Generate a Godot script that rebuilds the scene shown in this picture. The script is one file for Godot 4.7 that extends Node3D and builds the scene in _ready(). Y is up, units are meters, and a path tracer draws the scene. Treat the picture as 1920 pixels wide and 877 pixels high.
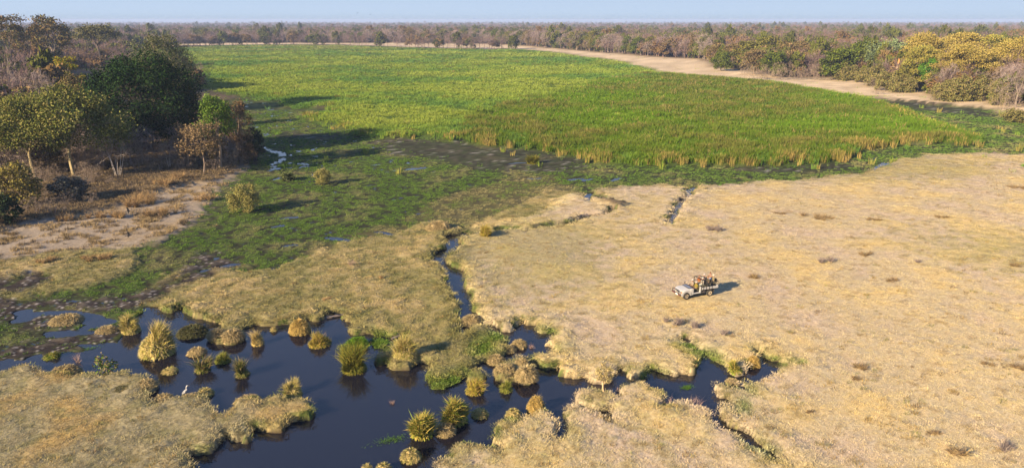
extends Node3D
# A dry-season wetland seen from about thirty metres up: pond, tussocks, reed meadow, woodland and an open game-viewing truck.
# x runs to the side, d is the distance ahead (z = -d), metres throughout; the water lies at y = 0.

const WATER := [
	[-49.3,60.0, -46.6,60.3, -46.1,60.8, -45.4,61.8, -43.9,61.3, -41.8,60.0, -41.2,59.4, -39.3,59.4, -39.2,60.9, -38.0,60.5, -36.8,59.3, -35.7,59.7, -33.8,59.6, -31.8,58.8, -31.0,57.3, -31.5,56.8, -30.9,55.5, -29.9,54.8, -28.5,55.0, -28.0,55.8, -26.9,55.8, -26.3,55.8, -25.6,55.8, -26.1,55.2, -24.9,54.5, -23.8,53.2, -22.9,53.4, -23.0,54.5, -22.2,55.9, -21.3,55.3, -21.1,54.4, -20.8,55.3, -19.4,55.9, -18.7,54.7, -17.1,54.9, -15.9,53.3, -16.1,52.2, -17.7,52.0, -18.1,50.6, -19.7,50.5, -20.5,51.0, -20.8,50.6, -20.0,49.7, -20.1,49.0, -21.7,49.3, -22.5,50.0, -22.1,48.5, -22.4,47.7, -23.3,47.1, -24.4,47.3, -24.6,47.1, -24.0,46.7, -23.0,46.3, -22.6,45.1, -21.9,42.4, -21.0,38.6, -5.3,38.6, -5.2,42.4, -6.1,45.1, -5.7,46.0, -4.4,46.3, -4.7,47.2, -3.7,48.4, -2.6,48.5, -2.0,47.8, -1.1,47.8, -1.6,49.6, -1.5,51.0, -0.4,51.5, 0.2,51.8, 0.6,52.7, 1.3,52.7, 2.0,53.0, 2.7,53.3, 3.4,52.5, 3.4,51.0, 3.4,49.7, 3.7,49.1, 4.0,49.1, 4.2,51.0, 4.0,52.2, 4.1,53.6, 4.7,54.4, 5.4,54.2, 6.2,52.8, 7.2,52.7, 7.9,51.4, 8.3,51.0, 7.8,52.2, 7.7,53.0, 8.4,53.7, 6.9,53.5, 6.0,54.2, 4.8,55.3, 5.0,56.2, 5.8,56.4, 6.2,56.2, 7.7,56.3, 8.9,56.0, 8.9,56.8, 9.8,57.7, 11.1,58.2, 12.0,57.3, 12.9,56.6, 13.0,55.3, 12.3,54.2, 11.9,53.4, 12.5,53.6, 13.1,55.0, 14.0,55.5, 14.9,55.2, 15.3,54.4, 15.6,53.6, 16.3,51.8, 16.4,50.1, 17.1,50.4, 17.7,49.7, 18.1,48.4, 19.0,47.4, 19.6,46.3, 19.3,47.7, 18.6,49.3, 17.8,50.6, 17.2,51.5, 17.0,53.4, 17.4,54.2, 18.1,54.4, 18.4,55.3, 17.4,55.9, 17.5,56.8, 17.4,57.8, 17.9,58.2, 19.1,57.6, 20.1,57.0, 21.0,56.8, 20.3,57.5, 19.7,58.0, 19.1,58.2, 19.6,59.0, 20.7,58.8, 21.4,58.6, 22.3,58.6, 23.0,59.4, 24.0,60.2, 24.1,60.8, 24.9,61.4, 26.0,61.8, 27.9,62.0, 26.2,62.3, 25.3,62.6, 24.3,63.0, 23.8,63.0, 24.1,65.2, 23.8,65.2, 23.2,62.2, 22.0,61.4, 21.1,60.5, 20.7,59.5, 19.7,59.7, 19.7,62.0, 18.9,63.5, 18.3,65.8, 17.5,68.1, 17.1,67.8, 17.8,65.6, 18.6,64.4, 18.3,63.2, 17.4,61.6, 16.7,60.3, 15.4,60.1, 14.7,59.5, 13.8,60.4, 13.0,61.0, 12.3,60.1, 11.9,59.3, 10.3,59.3, 10.4,61.0, 10.0,61.6, 9.3,59.9, 8.4,58.4, 7.4,57.9, 6.3,58.6, 6.4,59.6, 5.3,59.6, 4.3,60.1, 4.3,61.3, 4.9,62.5, 4.4,61.8, 3.9,61.0, 3.3,60.4, 2.7,60.6, 2.4,61.5, 2.0,62.3, 0.8,62.8, 0.4,62.3, 1.2,61.9, 2.0,61.3, 2.2,59.2, 1.9,58.0, 0.5,58.0, 0.0,59.0, -0.5,58.7, -1.4,59.0, -1.6,61.3, -0.5,62.8, 0.4,63.2, 2.0,63.2, 3.3,63.7, 4.2,65.1, 3.6,65.8, 3.2,66.7, 3.7,67.8, 4.0,68.9, 5.1,69.3, 2.9,69.3, 2.5,70.1, 2.9,71.1, 1.5,71.6, 1.0,72.4, 0.7,70.8, -0.3,69.4, -2.0,71.5, -3.3,71.6, -3.8,72.8, -4.3,74.0, -4.5,77.1, -5.0,80.1, -6.2,83.1, -6.0,86.0, -7.0,89.1, -8.7,91.4, -9.5,93.7, -8.7,95.8, -7.2,98.7, -8.1,101.9, -6.7,104.6, -7.3,106.3, -9.5,104.6, -10.1,102.4, -8.8,98.7, -9.9,96.8, -11.2,94.1, -10.0,91.2, -8.6,88.6, -7.7,86.0, -7.7,83.1, -6.9,80.4, -6.1,77.6, -5.4,74.6, -5.5,70.9, -5.4,68.1, -4.8,68.6, -4.1,70.8, -3.1,70.5, -1.8,69.4, -0.8,68.1, -0.5,67.1, -0.6,64.4, -1.5,63.2, -2.4,62.5, -3.2,61.7, -3.8,61.0, -4.0,59.8, -5.0,58.5, -6.0,57.4, -7.2,57.4, -8.0,62.0, -8.7,62.5, -9.3,61.3, -11.1,61.3, -11.7,62.3, -12.3,61.6, -13.1,62.8, -12.3,64.2, -11.9,65.6, -11.8,67.1, -10.9,68.6, -12.1,68.1, -13.3,68.5, -14.2,68.8, -15.2,69.0, -16.8,70.8, -17.6,72.1, -18.8,74.0, -19.5,74.9, -20.2,75.2, -20.3,72.8, -21.3,72.2, -21.9,72.9, -22.7,71.9, -24.0,71.5, -25.5,70.7, -26.9,70.9, -27.8,70.8, -28.1,69.7, -26.8,67.1, -28.0,66.3, -30.1,67.1, -31.0,69.0, -30.1,70.5, -31.2,71.8, -32.1,71.8, -33.1,73.1, -34.3,73.2, -35.5,73.5, -36.2,74.9, -37.2,76.0, -37.3,74.9, -37.9,74.6, -39.3,75.2, -40.1,76.4, -41.1,76.8, -40.5,75.0, -40.4,73.2, -39.1,71.1, -39.9,68.8, -39.1,67.5, -38.5,66.5, -40.7,67.0, -42.3,66.7, -43.4,66.7, -41.5,66.0, -40.9,65.4, -42.3,64.8, -43.6,65.0, -43.7,64.5, -44.9,63.8, -45.7,64.5, -46.3,63.9, -46.2,62.8, -47.8,63.5, -48.6,63.2, -51.4,63.0],
	[-47.3,74.7, -44.8,73.9, -43.5,72.6, -42.6,72.0, -44.1,70.7, -44.7,69.9, -45.2,70.5, -44.8,72.0, -45.8,72.3],
	[-48.1,69.7, -44.9,70.2, -43.0,69.7, -45.5,68.9, -46.1,68.3, -47.7,68.9],
	[-53.5,72.3, -52.3,73.0, -53.9,75.7, -54.4,75.4, -53.4,73.0],
	[-53.0,75.1, -51.4,75.4, -47.8,75.3, -46.8,74.5, -50.6,74.5, -52.3,73.9],
	[17.4,120.2, 15.9,116.5, 12.7,115.0, 10.1,111.1, 7.7,109.3, 5.2,108.3, 2.1,106.2, -0.3,106.9, -2.4,105.4, -4.3,104.4, -7.3,104.3, -7.3,105.5, -4.5,105.4, -2.9,106.1, -0.5,107.6, 1.9,107.0, 4.7,109.1, 6.9,110.6, 9.3,111.8, 12.0,115.8, 15.4,117.0, 17.0,120.4],
	[35.1,137.6, 33.5,134.4, 32.9,130.9, 31.4,127.9, 29.8,125.1, 29.0,121.7, 27.7,118.8, 27.1,116.0, 25.7,113.3, 25.2,110.8, 24.2,109.5, 24.0,109.7, 24.6,111.0, 25.0,113.5, 26.5,116.2, 27.1,119.0, 28.3,121.9, 29.3,125.4, 30.9,128.2, 32.4,131.1, 33.0,134.6, 34.8,137.8],
	[-66.2,188.3, -63.3,184.2, -60.3,181.0, -58.5,177.8, -58.7,177.7, -60.7,180.7, -63.7,183.9, -66.4,188.1],
	[-57.9,177.9, -55.8,175.7, -54.3,171.9, -54.6,171.8, -56.3,175.4, -58.2,177.6],
	[-53.4,169.8, -52.7,167.0, -52.8,163.1, -53.2,163.1, -53.2,167.0, -53.7,169.7],
	[-50.0,163.2, -47.9,162.6, -45.8,161.2, -45.9,161.0, -48.1,162.2, -50.0,162.9],
	[-52.6,159.4, -51.1,156.9, -51.9,154.4, -52.2,154.5, -51.5,156.8, -52.9,159.2],
	[-35.3,115.6, -36.4,115.2, -37.4,114.3, -37.6,114.5, -36.7,115.6, -35.3,115.9],
	[-36.0,110.8, -36.7,110.0, -37.5,109.5, -37.6,109.7, -37.1,110.4, -36.2,111.0],
	[-23.8,102.3, -26.0,103.1, -27.4,104.0, -27.2,104.2, -25.8,103.4, -23.7,102.5],
	[-17.2,104.8, -19.4,106.4, -20.8,107.1, -20.7,107.3, -19.1,106.8, -17.1,105.0],
	[-30.7,100.5, -31.7,100.1, -32.4,99.4, -32.6,99.6, -31.8,100.5, -30.7,100.6],
	[-36.3,91.8, -37.0,91.3, -38.0,90.7, -38.1,90.9, -37.2,91.6, -36.4,92.0],
	[-38.7,89.6, -39.3,89.3, -39.8,88.8, -39.9,88.9, -39.5,89.6, -38.7,89.8],
	[5.5,146.5, 4.5,145.9, 3.3,145.5, 3.2,145.8, 4.2,146.4, 5.4,146.8],
	[14.2,146.0, 13.1,145.4, 11.9,144.5, 11.7,144.7, 12.8,145.9, 14.1,146.3],
	[16.4,146.0, 15.6,144.9, 14.5,144.0, 14.2,144.2, 15.1,145.3, 16.2,146.3],
	[21.9,146.6, 21.2,145.0, 20.4,143.5, 20.1,143.6, 20.7,145.2, 21.7,146.8],
	[15.3,133.1, 14.1,130.4, 13.4,127.7, 13.9,125.7, 13.6,125.6, 12.6,127.6, 13.3,130.7, 15.0,133.3],
	[3.1,163.5, 1.1,162.7, -0.5,161.6, -0.7,161.9, 0.8,163.4, 3.0,163.9],
	[-18.6,157.9, -21.3,156.0, -25.1,154.3, -25.2,154.6, -21.5,156.4, -18.8,158.1],
	[-40.0,154.4, -40.9,152.1, -40.9,148.8, -41.3,148.8, -41.5,152.2, -40.2,154.5],
	[-47.0,147.7, -47.5,146.1, -48.0,144.6, -48.3,144.6, -48.1,146.3, -47.3,147.8],
	[-15.2,110.9, -14.4,112.2, -12.8,113.5, -12.6,113.3, -14.1,112.0, -15.0,110.8],
	[75.4,152.3, 77.6,154.6, 81.0,159.5, 87.8,165.9, 88.3,165.4, 81.5,159.0, 78.0,154.3, 75.8,152.0]
]
const DRY := [
	[172.1,174.5, 120.2,170.9, 109.6,171.6, 100.6,171.6, 93.6,168.1, 89.4,166.7, 81.1,156.5, 73.6,147.9, 65.9,146.8, 56.3,140.7, 51.1,142.7, 45.6,139.2, 37.6,137.3, 32.8,131.4, 30.3,138.7, 18.7,135.0, 15.7,135.0, 17.6,126.8, 20.0,123.3, 16.0,117.4, 16.6,120.6, 12.6,131.0, 9.1,127.6, 5.3,116.3, -1.7,109.8, -4.3,103.9, -7.3,104.7, -4.6,73.3, -1.1,66.4, 1.7,71.8, 0.0,52.2, -9.6,43.7, -10.8,33.8, 40.1,33.8]
]
const OLIVE := [
	[-7.9,103.9, -9.4,110.4, -13.5,111.7, -14.6,108.6, -16.2,103.6, -20.4,102.8, -25.1,99.8, -26.6,93.9, -29.5,90.1, -32.4,87.4, -36.1,87.8, -38.4,84.2, -41.0,79.3, -39.9,75.5, -34.7,71.8, -26.4,69.7, -18.4,73.3, -10.6,66.4, -8.0,60.7, -4.9,60.7, -0.5,66.4, -4.0,73.3, -6.1,87.2],
	[-76.4,85.2, -67.1,91.0, -61.7,96.1, -53.2,98.0, -49.4,89.5, -50.0,84.2, -53.2,81.4, -58.6,78.3, -69.2,76.3],
	[-43.5,85.2, -43.3,89.2, -37.4,89.9, -33.7,91.4, -36.0,88.2, -38.4,84.2, -40.8,78.0, -41.3,75.5, -42.8,76.0],
	[8.3,135.0, 12.6,131.0, 9.3,123.6, 6.2,117.0, -2.5,108.2, -6.5,106.8, -5.1,111.4, 2.3,123.6]
]
const GREY := [
	[-60.0,59.1, -44.5,61.7, -31.0,58.1, -15.7,53.5, -19.0,47.6, -22.5,45.6, -18.5,33.8, -37.7,33.8]
]
const SWAMP := [
	[-62.7,179.9, -58.4,158.9, -56.4,147.4, -55.5,132.7, -50.5,113.6, -50.6,105.0, -52.1,97.0, -51.0,93.4, -49.4,89.5, -50.0,84.2, -53.2,81.4, -58.6,78.3, -68.6,75.5, -55.6,59.6, -46.1,59.6, -42.5,61.7, -38.2,65.8, -39.4,71.8, -40.4,76.7, -38.4,84.2, -36.1,87.8, -32.4,87.4, -29.5,90.1, -26.6,93.9, -25.1,99.8, -20.4,102.8, -16.2,103.6, -14.6,108.6, -13.5,111.7, -9.4,110.4, -7.1,104.4, -4.3,103.9, -2.8,111.0, 2.7,121.7, 8.3,135.0, 12.6,131.0, 16.9,124.4, 20.0,123.3, 15.7,135.0, 18.7,135.0, 30.3,138.7, 32.8,131.4, 37.6,137.3, 45.6,139.2, 56.3,140.7, 65.9,146.8, 73.6,147.9, 81.1,156.5, 93.6,168.1, 109.6,171.6, 170.7,173.1, 240.0,246.9, 170.3,249.9, 172.9,262.2, 163.5,275.8, 148.9,294.9, 142.7,326.3, 135.0,361.9, 105.5,434.3, 0.0,270.6, -39.8,227.0, -78.1,279.4, -107.1,309.8, -116.8,288.9]
]
const MUD := [
	[-42.4,91.4, -43.3,96.1, -41.9,97.0, -35.1,91.9, -37.8,86.6, -39.3,83.1, -40.5,78.3, -42.4,75.9, -43.7,77.8, -43.2,82.5, -42.1,86.0],
	[-36.5,191.6, -28.8,197.0, -15.6,193.4, 0.0,181.5, 10.2,173.8, 18.2,164.1, 14.7,153.0, 4.5,153.0, -6.8,153.0, -15.7,164.1, -28.1,173.8],
	[49.4,158.9, 60.7,157.7, 72.1,162.8, 77.5,161.5, 73.0,154.1, 58.1,150.7, 48.7,153.0],
	[-50.6,66.4, -48.1,67.4, -44.2,67.2, -41.4,68.0, -41.0,66.2, -43.1,64.4, -45.1,63.5, -46.6,62.6, -48.4,63.1, -51.4,63.1, -53.8,66.4],
	[-53.4,74.0, -50.5,74.5, -46.0,73.3, -45.4,71.1, -47.0,70.1, -48.7,69.3, -52.6,71.1],
	[145.6,296.9, 154.3,288.9, 162.4,270.6, 167.6,251.3, 158.5,242.7, 148.9,263.9],
	[-62.0,78.0, -59.3,79.3, -55.2,78.6, -51.3,79.3, -47.3,80.0, -43.7,80.5, -41.1,78.0, -42.3,75.1, -45.7,74.8, -49.9,76.0, -52.9,75.1, -54.2,71.8, -57.6,71.8],
	[-63.2,85.2, -61.2,88.2, -56.9,86.8, -56.9,81.4, -60.1,80.5, -63.9,80.5],
	[-44.3,69.3, -39.4,71.8, -38.6,70.1, -39.3,67.4, -42.7,66.4, -47.5,66.4, -48.4,68.0],
	[-68.8,204.8, -61.6,211.0, -47.9,204.8, -46.1,197.0, -57.7,197.0]
]
const PALE := [
	[-61.1,175.3, -59.5,162.1, -56.4,147.4, -55.5,132.7, -50.5,113.6, -50.6,105.0, -52.6,98.0, -61.7,96.1, -72.8,89.2, -79.7,89.2, -88.3,99.8, -79.0,103.9, -75.2,112.3, -70.6,115.6, -68.0,120.6, -66.3,126.8, -64.7,135.5, -59.2,142.2, -59.2,153.0]
]
const SAND := [
	[185.5,248.4, 170.4,251.3, 172.9,262.2, 164.5,277.6, 154.0,294.9, 149.2,305.4, 141.6,323.8, 137.6,344.6, 130.0,384.4, 115.8,398.5, 102.9,425.8, 87.5,452.3, 85.6,522.5, 80.1,593.0, 61.8,645.1, 36.4,755.1, 0.0,833.1, -23.4,825.3, -111.9,874.0, -214.1,958.7, -312.9,979.8, -407.0,928.8, -443.9,825.3, -465.0,781.8, -529.5,891.5, -498.9,928.8, -443.7,1013.2, -330.9,1036.8, -228.7,1024.8, -131.0,1024.8, -42.9,1013.2, 0.0,948.5, 80.0,742.5, 122.3,635.8, 152.4,609.4, 135.3,493.1, 145.6,443.1, 153.6,406.0, 178.0,406.0, 177.7,381.0, 169.3,336.5, 182.8,326.3, 170.3,292.9, 192.7,296.9, 180.0,270.6, 201.5,270.6]
]
const REED := [
	[-161.0,361.9, -124.0,319.0, -98.5,296.9, -89.6,290.9, -84.1,270.6, -72.5,268.9, -69.9,272.3, -64.2,260.6, -67.4,239.9, -55.3,227.0, -51.4,222.2, -44.8,205.8, -40.7,201.8, -34.7,197.0, -30.4,197.0, -25.4,204.8, -16.6,197.0, -11.4,189.8, -2.6,184.7, 9.2,176.0, 16.0,166.1, 21.5,160.8, 33.4,160.2, 41.4,160.2, 53.9,158.3, 64.6,160.8, 76.7,166.1, 82.5,175.3, 97.2,185.6, 106.8,189.8, 115.7,185.6, 122.4,189.8, 128.7,215.3, 129.7,228.2, 139.1,265.5, 144.2,294.9, 139.6,319.0, 137.6,344.6, 130.0,384.4, 115.8,398.5, 102.9,425.8, 87.5,452.3, 85.6,522.5, 80.1,593.0, 60.9,635.8, 35.8,742.5, 0.0,810.3, -22.5,795.8, -107.7,841.0, -207.4,928.8, -303.0,948.5, -360.2,909.8, -382.0,857.2, -393.0,781.8, -273.8,541.9]
]
const TALLREED := [
	[-14.2,193.4, -10.7,246.9, 0.0,275.8, 31.7,339.2, 48.6,387.8, 87.7,438.7, 130.0,384.4, 137.6,344.6, 139.1,265.5, 129.7,228.2, 123.8,189.8, 77.5,164.1, 53.3,156.5, 21.3,158.9, 9.1,173.8]
]
const LUSH := [
	[15.9,66.4, 17.3,68.2, 18.4,66.4, 19.2,64.2, 19.6,61.7, 18.9,60.4, 18.3,62.9, 17.2,63.5, 15.9,64.7],
	[23.6,65.2, 24.5,65.4, 24.4,63.3, 25.7,62.4, 25.2,61.3, 23.7,61.5, 23.1,62.4],
	[-7.8,60.7, -6.2,59.6, -4.4,60.7, -3.3,60.7, -3.7,58.9, -4.9,57.8, -6.0,56.6, -7.2,56.6],
	[-4.2,66.4, -2.2,70.1, -0.4,68.8, -0.7,66.4, -2.3,63.5, -3.7,62.4],
	[-14.0,65.2, -16.4,64.4, -17.0,66.4, -14.8,69.3, -12.1,68.6, -11.5,66.2],
	[3.6,48.5, 4.2,48.5, 4.3,50.8, 3.9,50.8],
	[9.7,61.4, 10.9,61.1, 10.5,59.4, 9.8,59.4],
	[12.5,62.0, 13.5,61.1, 14.1,60.2, 12.7,59.4, 12.0,59.9],
	[19.8,56.0, 18.8,57.0, 20.7,58.3, 21.5,57.4, 21.0,55.7],
	[18.1,54.4, 19.4,55.4, 20.1,52.9, 18.7,52.4],
	[17.8,50.6, 18.7,49.1, 19.6,45.9, 18.5,46.3, 17.5,47.9],
	[-41.3,75.5, -39.3,74.8, -36.2,73.3, -35.0,72.4, -37.4,72.1, -39.6,72.4],
	[2.2,70.9, 3.3,70.7, 5.2,68.8, 3.8,68.0, 2.5,68.8],
	[4.0,65.2, 5.3,66.4, 4.9,63.8, 4.3,63.5]
]
const STRAW := [
	[-18.3,113.0, -14.9,124.4, -8.2,137.3, 2.2,147.4, 10.0,149.0, 11.7,136.4, 4.5,119.2, -3.3,110.4, -8.4,111.0, -13.6,112.3],
	[-25.3,103.9, -21.6,109.8, -16.7,110.4, -15.9,104.4, -20.2,102.2],
	[-29.4,96.1, -26.1,100.6, -24.3,99.6, -26.6,93.7]
]
const ISLETS := [
	[-16.8,66.1, -16.5,67.0, -14.3,66.5, -14.1,65.4, -16.0,64.8],
	[-14.4,67.3, -13.6,68.1, -12.4,67.3, -12.4,65.6, -13.5,65.3],
	[-17.2,70.2, -15.1,71.0, -13.8,70.2, -14.2,69.1, -16.0,68.6],
	[-4.3,60.4, -2.7,60.4, -2.3,59.2, -3.8,58.7]
]
const TUSSOCKS := [
	[-34.38, 64.77, 3.74, 4.24, "golden", "largest golden tussock in the pond, with a green foot"],
	[-39.49, 69.88, 1.91, 2.34, "golden", "golden tussock touching the largest one"],
	[-32.95, 69.45, 2.76, 1.26, "dark", "low dark tussock just behind the largest golden one"],
	[-29.85, 68.03, 1.82, 1.30, "mound"],
	[-28.07, 67.61, 2.02, 1.60, "mound"],
	[-30.55, 64.76, 1.54, 0.94, "mound", "small tan cushion tussock behind the loose sedge clump"],
	[-25.35, 66.84, 1.37, 2.06, "spike"],
	[-27.40, 63.02, 1.70, 1.32, "green", "bushy green tussock close to the loose olive sedge"],
	[-28.53, 61.07, 1.65, 1.72, "wispy", "loose sedge clump with brown tips beside the small tan cushion"],
	[-24.53, 60.19, 1.54, 1.94, "wispy", "loose sedge clump with brown tips standing alone in water"],
	[-31.40, 60.80, 1.26, 0.71, "pale", "small pale tussock in front of the largest golden one"],
	[-21.98, 69.82, 2.08, 1.94, "cone", "haystack shaped straw tussock near the inlet mouth"],
	[-24.78, 70.11, 0.55, 0.74, "pale", "tiny pale tussock between the spiky one and the haystack one"],
	[-19.19, 66.88, 2.62, 1.57, "yellow", "spiky yellow green tussock between the haystack tussock and the olive sedge"],
	[-15.45, 66.67, 2.97, 1.32, "bright"],
	[-14.57, 61.26, 2.62, 2.59, "olive"],
	[-10.09, 62.99, 2.68, 2.71, "golden", "golden tussock on a small green islet beside the pale log"],
	[-18.91, 56.66, 1.64, 1.75, "golden", "golden tussock at the tip of the grassy peninsula"],
	[-7.00, 50.29, 2.01, 2.27, "reedy", "shorter yellow green reed clump on the reedy islet in open water"],
	[-4.64, 52.32, 2.45, 2.58, "reedy", "taller reed clump on the reedy islet in open water"],
	[-5.22, 50.57, 1.41, 1.38, "mound", "tan cushion joining the two reed clumps"],
	[-2.61, 53.17, 1.21, 0.95, "pale", "small pale tussock beside the reedy islet"],
	[-7.46, 47.05, 1.32, 1.26, "pale", "pale tussock in open water below the reedy islet"],
	[-10.42, 45.63, 0.61, 0.79, "pale"],
	[-9.20, 45.47, 0.99, 1.09, "pale"],
	[-3.24, 57.11, 1.83, 1.61, "yellow", "spiky yellow tussock beside the green weedy spit"],
	[-0.58, 60.05, 1.91, 1.20, "mound"],
	[-0.51, 57.31, 1.20, 1.30, "green", "green tuft below the twin tan tussocks"],
	[0.89, 61.29, 1.17, 1.07, "mound"],
	[1.33, 59.04, 1.88, 1.66, "mound"],
	[1.98, 53.92, 1.40, 1.83, "cone", "pear shaped straw tussock with a topknot in the narrow channel"],
	[0.13, 52.89, 1.12, 1.27, "pale", "pale egg shaped tussock next to the pear shaped one"],
	[-0.29, 65.32, 1.19, 0.91, "mound"],
	[0.71, 66.37, 1.41, 1.17, "mound"],
	[-1.51, 62.98, 1.60, 1.06, "mound"],
	[20.44, 60.55, 1.40, 1.06, "reedy", "dark green reed clump below the green inlet"],
	[22.58, 62.15, 1.19, 1.30, "cone", "straw tussock beside dark green reeds below the green inlet"],
	[19.62, 58.78, 1.04, 0.52, "mound"],
	[-26.51, 56.62, 1.32, 0.89, "pale", "pale tussock beside the heron"],
	[-29.55, 55.47, 1.61, 0.95, "mound"],
	[-31.99, 57.65, 1.57, 0.91, "mound"],
	[-33.70, 56.84, 1.42, 0.51, "dark", "low dark tussock on the near grassy bank"],
	[-40.83, 60.45, 2.40, 1.15, "mound", "tan cushion on the bank below the twiggy shrub"],
	[-27.23, 55.44, 1.52, 0.57, "mound"],
	[-22.31, 55.31, 2.05, 0.72, "mound"],
	[-47.81, 72.53, 3.04, 1.06, "mound"],
	[-42.02, 69.90, 1.97, 0.83, "mound"],
	[-44.14, 63.94, 1.77, 0.76, "green", "green tuft beside the grey mudflat"],
	[-3.92, 102.91, 2.18, 2.81, "yellow"],
	[4.66, 161.59, 3.08, 2.53, "olive"],
	[-4.35, 72.13, 2.08, 1.46, "mound"],
	[-11.14, 107.13, 3.69, 2.06, "mound", "broad tan hummock at the head of the stream"]
]
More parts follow.
